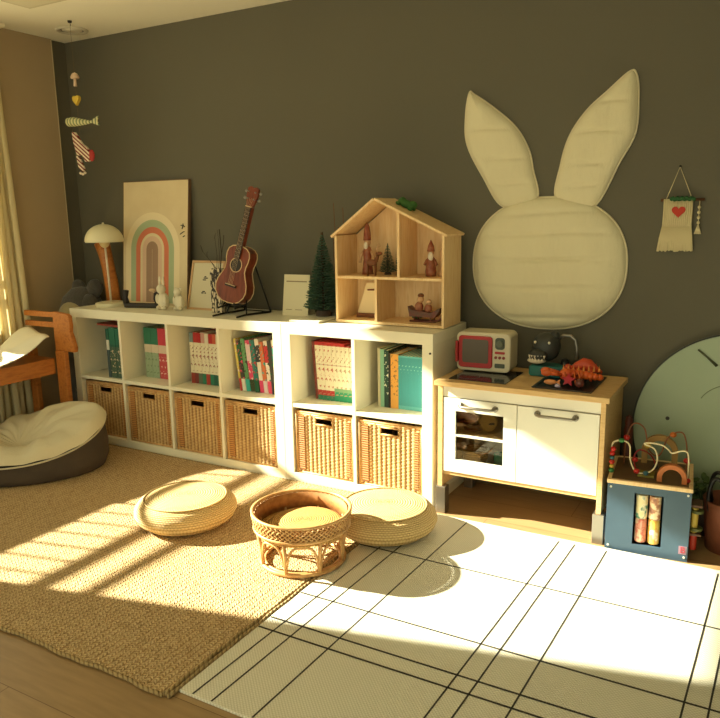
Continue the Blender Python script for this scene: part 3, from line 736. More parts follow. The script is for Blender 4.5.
# green toy on roof
xr_ = 2.04
t = thing('green_toy', 'small green toy frog-like lump lying on the dollhouse roof', 'toy', (xr_, -.15, ZT+zr(xr_-hx0)+.016), 0)
t.rotation_euler = (0, math.atan2(AH-EH, W-ax), 0)
gm = mat('bright_green', srgb(52, 98, 36), .7)
MB().ball((0, 0, .014), (.048, .026, .018)).ball((.03, 0, .024), (.02, .018, .016)).ball((-.03, .012, .02), (.018, .014, .014)).build('body', gm, t, True)
for a, b1 in ((-.034, -.018), (-.034, .018), (.03, -.018), (.03, .018)): MB().ball((a, b1, .004), (.014, .010, .008), 10, 6).build('foot', gm, t, True)

# ------------------------------------------------------------------ large plush in the corner
t = thing('plush_toy', 'large dark grey plush toy with pale belly slumped in the left corner', 'plush', (-.155, -.17, 0))
pg_ = mat('plush_grey', srgb(86, 82, 76), .95, col2=srgb(70, 66, 62), nscale=14, bump=.004, bscale=70, sheen=.3)
pb = mat('plush_belly', srgb(168, 156, 118), .95, bump=.003, bscale=70, sheen=.3)
MB().lathe([(.0001, .0), (.12, .01), (.145, .15), (.148, .4), (.145, .6), (.13, .74), (.10, .83), (.05, .88), (.0001, .89)], 28, sy=1.1).build('body', pg_, t, True)
MB().ball((.02, -.10, .66), (.11, .075, .15), 20, 14).build('belly', pb, t, True)
MB().ball((.075, .04, .875), (.05, .045, .062), M=Euler((0, .5, 0)).to_matrix().to_4x4()).build('ear', pg_, t, True)
MB().ball((-.05, .03, .875), (.045, .04, .055), M=Euler((0, -.4, 0)).to_matrix().to_4x4()).build('ear', pg_, t, True)
MB().ball((.09, -.02, .76), (.05, .06, .09)).build('arm', pg_, t, True)

# ------------------------------------------------------------------ wooden desk on the left with sloped paper top
t = thing('wooden_desk', 'orange wooden childrens desk with slatted back rails at the left edge', 'desk', (0, 0, 0))
ye, ys = -.49, -1.30
endp = [(x+.072, z+.012) for x, z in [(-.062, .775), (.055, .765), (.072, .755), (.076, .70), (.070, .665), (.086, .625), (.100, .575), (.094, .552), (-.062, .552)]]
for y in (ye,): MB().prism(endp, y-.026, y).build('end_panel', oak, t, bevel=.003)
for z in (.752, .694): MB().box(-.238, .010, ye-.024, ye-.002, z, z+.030).build('back_rail', oak, t, bevel=.003)
def legbox(x0, x1, y, z0, z1, w_=.03): return MB().box(x0, x1, y-w_, y, z0, z1)
for y in (ye, ys+.03):
    legbox(-.052 if y != ye else .010, .020 if y != ye else .085, y, .0125, .564 if y == ye else .505).build('leg', oak, t, bevel=.003); legbox(-.236, -.180, y, .0125, .56 if y == ye else .505).build('leg', oak, t, bevel=.003)
MB().box(-.024, .000, ys, ye-.03, .430, .512).build('apron', oak, t, bevel=.003)
MB().box(-.235, -.215, ys, ye-.03, .43, .512).build('apron', oak, t, bevel=.003)
MB().box(-.180, .01, ye-.026, ye-.006, .14, .18).build('stretcher', oak, t, bevel=.002)
MB().prism([(-.215, .514), (.000, .512), (.000, .520), (-.215, .522)], ys+.03, ye-.03).build('desk_top', oak, t)
pp = MB()
def paper(u, v):
    y = -.522-.74*v; x = -.20+.215*u
    z = .540-.010*u+.118*math.exp(-(v/.26)**2)+.03*(1-u)*math.exp(-(v/.4)**2)+.005*sin(u*9+v*14)
    return (x, y-.03*u*math.exp(-(v/.1)**2), z)
pp.grid(paper, 30, 40)
tag(pp.build('drawing_paper', mat('paper_white', srgb(236, 230, 208), .7), smooth=True, solid=.004), 'large white sheet curling over the wooden desk top', 'paper')

# ------------------------------------------------------------------ bean bag
bb = thing('bean_bag', 'baby bean bag with brown base and wrinkled cream top', 'bean bag', (.150, -.905, .0135), math.radians(34))
A, B = .44, .30
def rim(ph): return .088+.180*((1+cos(ph-.6))/2)**2.3+.045*((1+cos(ph-3.3))/2)**3
def bfac(ph): return (1 if True else 1)
base = MB()
def bf(u, v):
    ph = 2*PI*u; rz = rim(ph); s_ = [(.90, 0), (.98, .02), (1.03, .25), (1.03, .6), (.985, 1.0)]
    k = v*(len(s_)-1); i = min(int(k), len(s_)-2); fr_ = k-i; r = s_[i][0]*(1-fr_)+s_[i+1][0]*fr_; z = s_[i][1]*(1-fr_)+s_[i+1][1]*fr_
    return (A*r*cos(ph), B*r*sin(ph), rz*z)
base.grid(bf, 72, 12, closed_u=True); base.add([bf(i/72, 0) for i in range(72)], [tuple(range(71, -1, -1))])
base.build('base', mat('bag_brown', srgb(66, 56, 46), .9, col2=srgb(76, 64, 52), nscale=8, bump=.002, bscale=160), bb, True)
top = MB()
def tf(u, v):
    ph = 2*PI*u; r = 1-v; rz = rim(ph)
    x = A*1.035*r*cos(ph); y = B*1.035*r*sin(ph)
    wr = .019*sin(ph*9+r*5)*r**2*(1-r)*3.2+.007*sin(ph*17+1.3*sin(r*9))*r*(1-r)*3+.006*sin(x*38+y*21)*(1-r*.6)
    ct = max(-1, min(1, (x/A*cos(.55)+y/B*sin(.55)))); zc = .088+.180*((1+ct)/2)**2.3+.045*((1-ct)/2)**3
    puff = (.036+.016*(1+ct))*math.sqrt(max(0, 1-r**6))+.02*(r*(1-r))*4
    dip = -.075*math.exp(-((x-.04)**2/.020+(y+.05)**2/.010))
    out = 1+.02*math.sin(min(1, v*6)*PI)
    return (x*out, y*out, zc+puff*min(1, v*9)**.5+dip+wr)
top.grid(tf, 144, 40, closed_u=True)
top.build('top_cover', mat('bag_cream', srgb(208, 198, 168), .9, bump=.0015, bscale=120), bb, True)
MB().tube([(A*1.02*cos(2*PI*i/90), B*1.02*sin(2*PI*i/90), rim(2*PI*i/90)-.003) for i in range(90)], .005, 6, closed=True).build('piping', mat('bag_cream', (1, 1, 1, 1)), bb, True)

# ------------------------------------------------------------------ poufs
def pouf(label, x, y, z, s=1):
    t = thing('straw_pouf', label, 'floor cushion', (x, y, z), 0, 'round straw floor cushions')
    pr = [(.0001, 0), (.13, .0), (.175, .008), (.205, .030), (.217, .058), (.212, .082), (.195, .103), (.17, .116), (.13, .124), (.07, .127), (.0001, .128)]
    b = []
    for i in range(len(pr)-1):
        for k in range(4): f = k/4; b.append((pr[i][0]*(1-f)+pr[i+1][0]*f, pr[i][1]*(1-f)+pr[i+1][1]*f))
    b.append(pr[-1])
    MB().lathe([(r*s, z_*s*.96) for r, z_ in b], 72).build('woven_body', straw, t, True)
    MB().tube([(.172*s*cos(2*PI*i/60), .172*s*sin(2*PI*i/60), .1125*s) for i in range(60)], .004, 6, closed=True).build('top_seam', straw, t, True)
pouf('round straw floor cushion lying alone on the rug, left of the cane stool', 1.405, -1.010, .013)
pouf('round straw floor cushion just behind the cane stool at the mat edge', 2.205, -.700, .013)

# ------------------------------------------------------------------ cane stool / tray table
t = thing('cane_stool', 'round rattan stool table with latticed band and open arched legs', 'stool', (2.045, -1.068, .0125)); t.scale = (1, 1, 1.04)
R1, R2 = .187, .158
MB().lathe([(R1-.004, .187), (R1+.003, .190), (R1+.004, .197), (R1-.002, .200), (R1-.009, .196), (R1-.009, .189)], 60, closed=True).tube([((R1-.008)*cos(2*PI*i/60), (R1-.008)*sin(2*PI*i/60), .137) for i in range(60)], .006, 7, closed=True).build('rim', rattan, t, True)
wb = MB(); n = 60
for d in (1, -1):
    for k in range(n):
        a0 = 2*PI*k/n
        wb.tube([((R1-.010+.010*q_+.0018*d*sin(q_*PI*4))*cos(a0+d*q_*.36), (R1-.010+.010*q_+.0018*d*sin(q_*PI*4))*sin(a0+d*q_*.36), .137+.054*q_) for q_ in [i/8 for i in range(9)]], .0030, 5)
wb.build('lattice_band', rattan, t, True)
MB().lathe([(R1-.017, .126), (R1-.0145, .19)], 60, cap=False).build('band_lining', mat('lining_cane', srgb(150, 98, 48), .7, col2=srgb(176, 122, 64), nscale=60), t, True, solid=.002)
MB().lathe([(.0001, .118), (R1-.018, .118), (R1-.018, .126), (.0001, .126)], 60).build('tray_bottom', straw2, t, 'auto')
tag(MB().lathe([(.0001, 0), (.130, 0), (.141, .007), (.141, .014), (.130, .021), (.07, .025), (.0001, .026)], 60).build('seat_pad', straw2, smooth=True, loc=(2.056, -1.058, .1442)), 'round golden woven pad lying inside the cane stool top', 'pad')
ring = MB(); ring.tube([(R2*cos(2*PI*i/60), R2*sin(2*PI*i/60), .0085) for i in range(60)], .008, 8, closed=True); ring.tube([((R2-.015)*cos(2*PI*i/60), (R2-.015)*sin(2*PI*i/60), .008) for i in range(60)], .006, 8, closed=True)
ring.build('foot_ring', rattan, t, True)
for k in range(8):
    a = 2*PI*k/8+.2
    MB().tube([(R2*cos(a), R2*sin(a), .012), ((R2+.004)*cos(a), (R2+.004)*sin(a), .07), ((R1-.012)*cos(a), (R1-.012)*sin(a), .137)], .0072, 8).build('leg', rattan, t, True)
    a1 = a+2*PI/8
    pts = []
    for i in range(13):
        q_ = i/12; aa = a+(a1-a)*q_; zz = .02+.094*(1-(2*q_-1)**4); rr = R2+(.006)*zz/.1
        pts.append((rr*cos(aa), rr*sin(aa), zz))
    MB().tube(pts, .0048, 7).build('arch', rattan, t, True)

# ------------------------------------------------------------------ play kitchen
KX, KY = 2.302, -.420
k_ = thing('play_kitchen', 'white and birch toy kitchen with oven door and sink', 'play kitchen', (KX, KY, 0))
CT = .598
MB().box(0, .718, 0, .40, CT-.022, CT).build('countertop', birch, k_, bevel=.002)
for a, a1 in ((.008, .030), (.684, .703)): MB().box(a, a1, .022, .385, .120, CT-.022).build('side_panel', birch, k_, bevel=.001)
MB().box(.030, .684, .028, .052, .526, CT-.022).build('fascia', white2, k_, bevel=.001)
MB().box(.030, .684, .030, .385, .176, .192).build('bottom_board', birch, k_, bevel=.001)
MB().box(.030, .684, .375, .383, .192, CT-.022).build('back_board', mat('kitchen_back', srgb(206, 190, 156), .7), k_)
MB().box(.350, .360, .055, .375, .192, .52).build('inner_divider', white2, k_)
dz0, dz1 = .194, .522
od = MB(); ox0, ox1 = .033, .354
wx0, wx1, wz0, wz1 = .088, .299, .252, .468
for a in ((ox0, wx0, dz0, dz1), (wx1, ox1, dz0, dz1), (wx0, wx1, dz0, wz0), (wx0, wx1, wz1, dz1), (wx0, wx1, .356, .364)): od.box(a[0], a[1], .024, .040, a[2], a[3])
od = od.build('oven_door', white2, k_)
MB().box(wx0, wx1, .033, .036, wz0, wz1).build('window_pane', mat('clear_pane', srgb(190, 180, 150), .0, trans=1), od)
def handle(par, cx, z, L):
    h = MB(); h.tube([(cx-L/2, .022, z), (cx-L/2, .004, z-.001), (cx-L/2+.012, -.004, z-.003), (cx+L/2-.012, -.004, z-.003), (cx+L/2, .004, z-.001), (cx+L/2, .022, z)], .0068, 8)
    for s_ in (-1, 1): h.cyl(.0125, -.022, -.014, 16, T(cx+s_*L/2, 0, z, PI/2))
    tag(h.build('handle', steel, par, True), 'grey metal bar handle')
handle(od, .190, .497, .150)
cd = MB().box(.357, .681, .024, .040, dz0, dz1).build('cabinet_door', white2, k_, bevel=.001)
handle(cd, .516, .500, .150)
for a, b1 in ((.004, .010), (.674, .010), (.004, .345), (.674, .345)):
    MB().box(a, a+.044, b1, b1+.046, 0, .122).build('leg_sleeve', steel if True else None, k_, bevel=.002)
MB().box(.045, .295, .050, .298, CT+.0005, CT+.003).build('hob_plate', glass, k_, bevel=.001)
ho = MB()
for a, b1, r in ((.11, .12, .048), (.23, .21, .048)): ho.lathe([(r-.003, 0), (r, 0), (r, .0006), (r-.003, .0006)], 36, T(a, b1, CT+.0031), closed=True)
ho.build('hob_rings', mat('ring_grey', srgb(90, 84, 80), .4), k_)
# sink
sk = MB(); sx0, sx1, sy0, sy1 = .405, .640, .045, .345
for a in ((sx0, sx0+.014, sy0, sy1), (sx1-.014, sx1, sy0, sy1), (sx0+.014, sx1-.014, sy0, sy0+.014), (sx0+.014, sx1-.014, sy1-.014, sy1)): sk.box(a[0], a[1], a[2], a[3], CT+.0005, CT+.005)
sk.build('sink_rim', mat('sink_dark', srgb(40, 38, 38), .35), k_, bevel=.001)
MB().box(sx0+.014, sx1-.014, sy0+.014, sy1-.014, CT+.0004, CT+.0012).build('sink_basin', black, k_)
fc = MB(); fc.tube([(.508, .365, CT), (.508, .365, CT+.11), (.500, .364, CT+.15), (.478, .362, CT+.168), (.450, .36, CT+.168), (.428, .358, CT+.150), (.424, .357, CT+.105)], .0075, 10)
fa = fc.build('faucet', steel, k_, True)
MB().lathe([(.014, 0), (.014, .04), (.011, .045), (.011, .075), (.0001, .078)], 18, T(.545, .365, CT)).build('tap_knob', black, k_, 'auto')
# things inside the oven
t = thing('toy_plate', 'round tan toy plate standing inside the oven behind its upper window', 'toy plate', (KX+.20, KY+.12, .366))
MB().lathe([(.0001, 0), (.028, 0), (.042, .006), (.044, .008), (.028, .003), (.0001, .003)], 30, T(0, 0, .045, PI/2-.25)).build('dish', mat('toy_tan', srgb(196, 160, 96), .5), t, True)
MB().box(.0305, .3495, .056, .37, .360, .366).build('oven_shelf', birch, k_)
t = thing('toy_pan', 'brown toy frying pan on the oven shelf', 'toy pan', (KX+.13, KY+.13, .366))
MB().lathe([(.0001, 0), (.04, 0), (.046, .03), (.043, .03), (.038, .004), (.0001, .004)], 26).build('bowl', mat('pan_brown', srgb(120, 76, 44), .5), t, True)
MB().tube([(.044, 0, .025), (.10, -.02, .04)], .005, 8).build('handle', dark, t, True)
t = thing('toy_basket', 'tan woven toy bowl in the lower part of the oven', 'toy bowl', (KX+.145, KY+.12, .1925))
MB().lathe([(.0001, 0), (.035, 0), (.055, .055), (.058, .09), (.054, .09), (.05, .055), (.0001, .006)], 30).build('bowl', straw2, t, True)
t = thing('toy_cup', 'teal toy cup in the lower right corner of the oven window', 'toy cup', (KX+.262, KY+.10, .1925))
MB().lathe([(.0001, 0), (.022, 0), (.026, .09), (.023, .09), (.019, .004), (.0001, .004)], 24).build('cup', mat('toy_teal', srgb(40, 130, 120), .4), t, True)
t = thing('toy_spatula', 'pale wooden toy spoon lying in the lower oven compartment', 'toy spoon', (KX+.215, KY+.085, .1925))
MB().tube([(-.06, 0, .055), (.0, 0, .09), (.02, 0, .11)], .004, 7).ball((-.075, 0, .048), (.02, .006, .012)).build('spoon', skin, t, True)

# toy microwave
t = thing('toy_microwave', 'cream and red toy microwave on the kitchen counter above the hob', 'toy microwave', (2.316, -.205, CT+.0065), math.radians(3)); t.scale = (.965, .965, .955)
mw_w, mw_h, mw_d = .252, .182, .13
def rrect(w_, h_, r, n=6, x0=0, z0=0):
    p = []
    for cx, cz, a0 in ((w_-r, h_-r, 0), (r, h_-r, PI/2), (r, r, PI), (w_-r, r, 3*PI/2)):
        for k in range(n+1): a = a0+PI/2*k/n; p.append((x0+cx+r*cos(a), z0+cz+r*sin(a)))
    return p
mcream = mat('microwave_cream', srgb(214, 204, 176), .4)
mred = mat('microwave_red', srgb(172, 18, 24), .35)
MB().prism(rrect(mw_w, mw_h, .026), 0, mw_d).build('case', mcream, t, bevel=.006)
dd = MB().prism(rrect(.158, .148, .014, x0=.012, z0=.017), -.009, .004).build('door', mred, t, bevel=.003)
MB().prism(rrect(.122, .110, .010, x0=.031, z0=.040), -.0105, -.008).build('door_window', mat('smoked_window', srgb(86, 74, 60), .2), dd)
MB().prism(rrect(.012, .10, .005, x0=-.002, z0=.04), -.016, .004).build('door_handle', mred, dd, bevel=.003)
MB().prism(rrect(.044, .054, .014, x0=.182, z0=.108), -.003, .002).build('dial_plate', mat('dial_dark', srgb(66, 74, 60), .4), t, bevel=.001)
MB().cyl(.015, 0, .010, 24, T(.204, -.003, .135, PI/2)).build('dial', mat('dial_grey', srgb(96, 102, 82), .4), t, bevel=.001)
MB().prism(rrect(.046, .011, .004, x0=.181, z0=.087), -.003, .002).build('start_bar', mred, t)
for k in range(3): MB().cyl(.0068, 0, .004, 16, T(.186+.018*k, .0, .070, PI/2)).build('button', mat('button_red', srgb(130, 24, 24), .4), t)
MB().prism(rrect(.046, .02, .004, x0=.181, z0=.022), -.002, .002).build('vent_slot', mat('dial_dark', (0, 0, 0, 1)), t)
for a in (.03, .222):
    for b1 in (.02, .11): MB().cyl(.008, -.0030, .004, 12, T(a, b1, 0)).build('foot', dark, t)

# toothy toy creature on teal base
t = thing('toothy_toy', 'dark grey toothy toy creature head on a teal base beside the faucet', 'toy', (2.680, -.135, CT+.0005)); t.scale = (1.18, 1.1, 1.08)
MB().prism(rrect(.150, .044, .012, x0=-.040, z0=0), -.03, .055).build('base', mat('teal_base', srgb(28, 112, 100), .5, col2=srgb(20, 90, 96), nscale=22), t, bevel=.005)
dk = mat('creature_dark', srgb(52, 54, 50), .5)
q = MB(); q.ball((.012, .012, .115), (.052, .044, .058), 22, 14); q.ball((-.008, -.022, .085), (.036, .03, .026), 18, 12); q.ball((.04, .02, .16), (.02, .02, .02)); q.build('head', dk, t, True)
q = MB(); q.ball((-.012, -.026, .064), (.034, .028, .012), 18, 10); q.build('jaw', mat('jaw_white', srgb(206, 196, 176), .5), t, True)
for k in range(6):
    a = -.034+.0105*k; MB().lathe([(.0052, 0), (.0001, -.017)], 8, T(a, -.050+abs(a+.010)*.35, .088)).build('tooth', mat('tooth_white', srgb(226, 216, 194), .4), t)
for k in range(5):
    a = -.032+.011*k; MB().lathe([(.0045, 0), (.0001, .012)], 8, T(a, -.051+abs(a+.010)*.35, .066)).build('tooth', mat('tooth_white', (1, 1, 1, 1)), t)
for a, b1 in ((-.018, -.028), (.032, -.026)): MB().ball((a, b1-.002, .138), (.005, .005, .006), 12, 8).build('eye', mat('tooth_white', (1, 1, 1, 1)), t, True)
t = thing('toy_kettle', 'black toy coffee pot behind the sink on the counter', 'toy pot', (2.768, -.085, CT+.0005)); t.scale = (.7, .7, .8)
MB().lathe([(.0001, 0), (.03, 0), (.034, .02), (.03, .06), (.022, .085), (.0001, .09)], 26).build('body', black, t, True)

# toys heaped in the sink
SB = CT+.0060
t = thing('toy_lobster', 'orange spiky plastic toy lobster lying across the sink', 'toy', (2.840, -.250, SB), math.radians(18)); t.scale = (1.25, 1.15, 1.5)
om = mat('lobster_orange', srgb(206, 78, 30), .4, col2=srgb(224, 110, 42), nscale=30)
q = MB()
for k in range(7): q.ball((.0+.014*k, .004*sin(k), .024-.0006*k*k*.3), (.013, .019-.0016*k, .015-.001*k), 12, 8)
q.ball((-.018, 0, .024), (.026, .02, .017), 14, 10); q.build('body', om, t, True)
for s_ in (-1, 1):
    for k in range(4): MB().tube([(-.024+.012*k, s_*.014, .022), (-.026+.014*k, s_*.034, .034), (-.026+.016*k, s_*.046, .003)], [.0036, .003, .002], 6).build('leg', om, t, True)
    MB().tube([(-.036, s_*.012, .024), (-.056, s_*.026, .028), (-.072, s_*.020, .03)], [.005, .005, .007], 8).ball((-.083, s_*.022, .03), (.018, .008, .009), 12, 8).build('claw', om, t, True)
for k in range(8): MB().lathe([(.004, 0), (.0001, .017)], 6, T(-.03+.016*k, 0, .034)).build('spine', mat('spine_yellow', srgb(226, 140, 60), .4), t)
t = thing('toy_dinosaur', 'orange red toy dinosaur piled on the right half of the sink', 'toy', (2.880, -.180, SB), math.radians(8)); t.scale = (.95, 1.2, 1.45)
q = MB(); q.tube([(-.07, 0, .030), (-.045, 0, .040), (-.015, 0, .046), (.015, 0, .044), (.04, 0, .034), (.065, 0, .026)], [.006, .012, .019, .018, .010, .004], 12); q.ball((-.078, 0, .034), (.018, .012, .011))
q.build('body', mat('dino_orange', srgb(196, 72, 36), .45), t, True)
for a in (-.03, .02):
    for s_ in (-1, 1): MB().tube([(a, s_*.012, .036), (a+.004, s_*.018, .018), (a, s_*.018, .002)], [.008, .006, .006], 8).build('leg', mat('dino_orange', (1, 1, 1, 1)), t, True)
for k in range(7): MB().lathe([(.005, 0), (.0001, .014)], 6, T(-.045+.014*k, 0, .052-.004*abs(k-3))).build('back_plate', mat('dino_red', srgb(170, 40, 30), .45), t)
t = thing('toy_fish', 'small peach and cream toy fish at the left of the sink', 'toy', (2.768, -.318, SB), .2)
MB().ball((0, 0, .012), (.026, .010, .011), 16, 10).build('body', mat('fish_peach', srgb(228, 150, 90), .4), t, True)
MB().prism([(.02, .012), (.04, .026), (.036, .012), (.04, .0)], -.003, .003).build('tail', mat('fish_peach', (1, 1, 1, 1)), t)
t = thing('toy_starfish', 'crimson star-shaped toy at the front of the sink', 'toy', (2.838, -.322, SB), 0)
st_ = []
for k in range(10): r = .030 if k % 2 == 0 else .014; st_.append((r*cos(PI*k/5+.3), r*sin(PI*k/5+.3)+.028))
MB().prism(st_, -.006, .006, T(0, 0, 0, -.5)).build('star', mat('star_crimson', srgb(176, 26, 48), .4), t, bevel=.002)
t = thing('toy_shell', 'tiny lilac toy shell lying at the front edge of the sink', 'toy', (2.805, -.350, SB))
MB().lathe([(.0001, 0), (.012, .003), (.010, .010), (.0001, .016)], 14).build('shell', mat('shell_lilac', srgb(190, 176, 206), .4), t, True)
t = thing('toy_ball', 'translucent brown-red toy ball at the front right of the sink', 'toy', (2.885, -.318, SB))
MB().ball((0, 0, .018), .018).build('ball', mat('ball_maroon', srgb(110, 58, 50), .25), t, True)

# ------------------------------------------------------------------ quilted wall cushion (plain)
q_m = NT('quilted_cotton', .85); q_m.color(q_m.mix(q_m.noise(4, 2), srgb(230, 222, 188), srgb(222, 213, 178))); q_m.bump(q_m.n('ADD', q_m.noise(14, 3, stretch=(2.2, 1, .5)), q_m.n('MULTIPLY', q_m.noise(300, 2), .1)), .006)
quilt = q_m.m
pipe = mat('quilt_piping', srgb(222, 212, 180), .8)
t = thing('wall_cushion', 'big plain cream quilted cushion shaped like a long-eared head on the wall', 'wall cushion', (2.643, YB-.003, 1.066)); t.scale = (.985, 1, .985)
def smooth_poly(P, n=10):
    out = []; L = len(P)
    for i in range(L):
        p0, p1, p2, p3 = [Vector(P[(i+k) % L]) for k in (-1, 0, 1, 2)]
        for k in range(n):
            s_ = k/n; out.append(.5*((2*p1)+(-p0+p2)*s_+(2*p0-5*p1+4*p2-p3)*s_*s_+(-p0+3*p1-3*p2+p3)*s_**3))
    return [(v.x, v.y) for v in out]
def puffy(poly, th, seams, name, wav=.004):
    cx = sum(p[0] for p in poly)/len(poly); cz = sum(p[1] for p in poly)/len(poly); n = len(poly); NR = 44
    mb = MB()
    def f(u, v):
        i = int(round(u*n)) % n; r = 1-v
        x = cx+(poly[i][0]-cx)*r; z = cz+(poly[i][1]-cz)*r
        h = th*(1-r**5)**.6
        g_ = 1
        for sz_ in seams: g_ = min(g_, abs(z-(sz_+.006*sin(x*9)))/.016)
        g_ = min(1, g_)
        h *= .74+.26*math.sqrt(g_)
        h += wav*sin(x*41+z*6)*sin(z*17)*(1-r**4)
        return (x, -h, z)
    mb.grid(f, n, NR, closed_u=True)
    mb.add([(x, 0, z) for x, z in poly], [tuple(range(n))])
    o = mb.build(name, quilt, t, True)
    MB().tube([(x, -.004, z) for x, z in poly], .004, 6, closed=True).build('piping', pipe, o, True)
    return o
def sup(a, b, n, e=2.25):
    out = []
    for k in range(n):
        q = 2*PI*k/n; c, s_ = cos(q), sin(q)
        out.append((a*math.copysign(abs(c)**(2/e), c), b*math.copysign(abs(s_)**(2/e), s_)))
    return out
puffy(sup(.345, .293, 120), .055, (-.24, -.105, .02, .135, .225), 'head')
E1 = [[2.445, 1.325], [2.347, 1.458], [2.266, 1.609], [2.258, 1.74], [2.274, 1.832], [2.30, 1.822], [2.393, 1.757], [2.493, 1.67], [2.553, 1.575], [2.578, 1.482], [2.597, 1.352]]
E2 = [[2.686, 1.352], [2.698, 1.498], [2.732, 1.617], [2.799, 1.715], [2.880, 1.785], [2.962, 1.852], [2.990, 1.842], [3.003, 1.762], [3.000, 1.614], [2.945, 1.501], [2.842, 1.315]]
puffy(smooth_poly([(a-2.65, b-1.07) for a, b in E1], 8), .04, (.36, .47, .60), 'ear')
puffy(smooth_poly([(a-2.65, b-1.07) for a, b in E2], 8), .04, (.33, .42, .55, .67), 'ear')

# ------------------------------------------------------------------ macrame hanging
t = thing('macrame_hanging', 'small woven wall hanging with red heart and fringe on a wooden stick', 'wall hanging', (3.175, YB-.012, 1.33))
MB().tube([(-.075, 0, 0), (.085, 0, 0)], .0055, 8).build('stick', mat('stick_brown', srgb(92, 58, 34), .7), t, True)
cord = mat('cotton_cord', srgb(214, 200, 158), .9)
MB().tube([(-.055, 0, .003), (-.012, 0, .128), (.04, 0, .003)], .002, 6).build('hanging_cord', cord, t, True)
MB().ball((-.012, .002, .130), .005).build('nail', dark, t, True)
q = MB()
for k in range(15):
    x = -.060+.0072*k; q.tube([(x, -.006, .004), (x+.001*sin(k), -.004, -.06), (x-.001, -.004, -.105)], .0040, 6)
q.build('woven_panel', cord, t, True)
q = MB()
for k in range(30):
    x = -.064+.0037*k; xe = (x+.01)*1.22-.012; q.tube([(x*.97, -.003, -.098), ((x+xe)/2, -.005, -.15), (xe, -.004+random.uniform(-.003, .003), -.203+random.uniform(-.003, .004))], .0030, 5)
q.build('fringe', cord, t, True)
q = MB()
for k in range(16): q.ball((-.035+.0055*k, -.010, .004+.003*sin(k*2)), (.007, .005, .008), 8, 6)
q.build('green_tufts', mat('tuft_green', srgb(46, 92, 50), .9), t, True)
hp = []
for k in range(24):
    a = 2*PI*k/24; hp.append((.0016*16*sin(a)**3-.006, .0016*(13*cos(a)-5*cos(2*a)-2*cos(3*a)-cos(4*a))-.045))
MB().prism(hp, -.0125, -.008).build('heart', mat('heart_red', srgb(190, 60, 44), .8), t, bevel=.001)
q = MB(); q.tube([(.068, 0, 0), (.068, -.002, -.10)], .0015, 5)
for k in range(4): q.ball((.068, -.002, -.03-.02*k), .0065, 10, 6)
for k in range(7): q.tube([(.068, -.002, -.095), (.056+.004*k, -.002, -.135)], .002, 5)
q.build('side_tassel', cord, t, True)

# ------------------------------------------------------------------ round green board
t = thing('round_board', 'large sage green round board leaning on the wall at the right edge', 'round board', (3.455, -.065, 0))
lr = T(0, 0, .003, -.085)
Rr = .405
gb = mat('sage_board', srgb(156, 172, 142), .30, col2=srgb(148, 164, 134), nscale=2.5)
MB().lathe([(Rr-.004, 0), (Rr-.004, .014), (.0001, .014)], 96, lr @ T(0, .012, Rr, PI/2)).build('face', gb, t, 'auto')
MB().lathe([(Rr-.003, -.004), (Rr+.003, -.004), (Rr+.003, .016), (Rr-.003, .016)], 96, lr @ T(0, .012, Rr, PI/2), closed=True).build('rim', mat('rim_dark', srgb(48, 52, 40), .5), t, 'auto')
q = MB(); q.tube([lr @ Vector((-.175, -.006, .765-.03)), lr @ Vector((-.10, -.006, .675))], .004, 8); q.tube([lr @ Vector((-.160, -.006, .765-.04)), lr @ Vector((-.105, -.006, .672))], .003, 8)
q.build('latch', mat('latch_green', srgb(70, 76, 50), .4), t, True)
MB().ball(lr @ Vector((-.27, -.002, .44)), (.008, .003, .008)).build('stud', dark, t, True)
MB().tube([lr @ Vector((.0-.16*cos(a), -.003, .50+.11*sin(a))) for a in [.35+i*.09 for i in range(12)]], .0016, 6).build('curved_seam', mat('seam_green', srgb(110, 122, 88), .5), t, True)

# ------------------------------------------------------------------ activity cube
ac = thing('activity_cube', 'blue wooden activity cube with spinning rollers and bead maze on top', 'activity cube', (3.033, -.440, 0), math.radians(5.0))
S = .294; H = .288
blue = mat('cube_blue', srgb(56, 82, 104), .5, col2=srgb(62, 90, 112), nscale=6)
wy0, wy1, wz0_, wz1_ = .098, .200, .040, .245
q = MB()
for a in ((0, wy0, 0, H-.014), (wy1, S, 0, H-.014), (wy0, wy1, 0, wz0_), (wy0, wy1, wz1_, H-.014)): q.box(a[0], a[1], 0, .010, a[2], a[3])
q.build('front_panel', blue, ac)
sd_m = mat('cube_side', srgb(96, 64, 44), .6)
MB().box(S-.01, S, .010, S, 0, H-.014).build('side_panel', sd_m, ac)
MB().box(0, .01, .010, S, 0, H-.014).build('side_panel', blue, ac)
MB().box(.01, S-.01, S-.01, S, 0, H-.014).build('back_panel', blue, ac)
MB().box(.01, S-.01, .01, S-.01, 0, .01).build('bottom_panel', sd_m, ac)
q = MB()
for a in ((-.003, S+.003, -.003, .012), (-.003, S+.003, S-.012, S+.003), (-.003, .012, .012, S-.012), (S-.012, S+.003, .012, S-.012)): q.box(a[0], a[1], a[2], a[3], H-.014, H+.002)
q.build('top_frame', pine, ac, bevel=.002)
MB().box(.012, S-.012, .012, S-.012, H-.014, H).build('top_board', mat('cube_top', srgb(112, 84, 52), .6, col2=srgb(98, 72, 44), nscale=12), ac)
for x, z in ((.012, .26), (S-.012, .262), (.012, .022), (S-.012, .018)): MB().cyl(.0042, 0, .002, 14, T(x, 0, z, PI/2)).build('screw_cap', mat('cap_white', srgb(210, 210, 200), .4), ac)
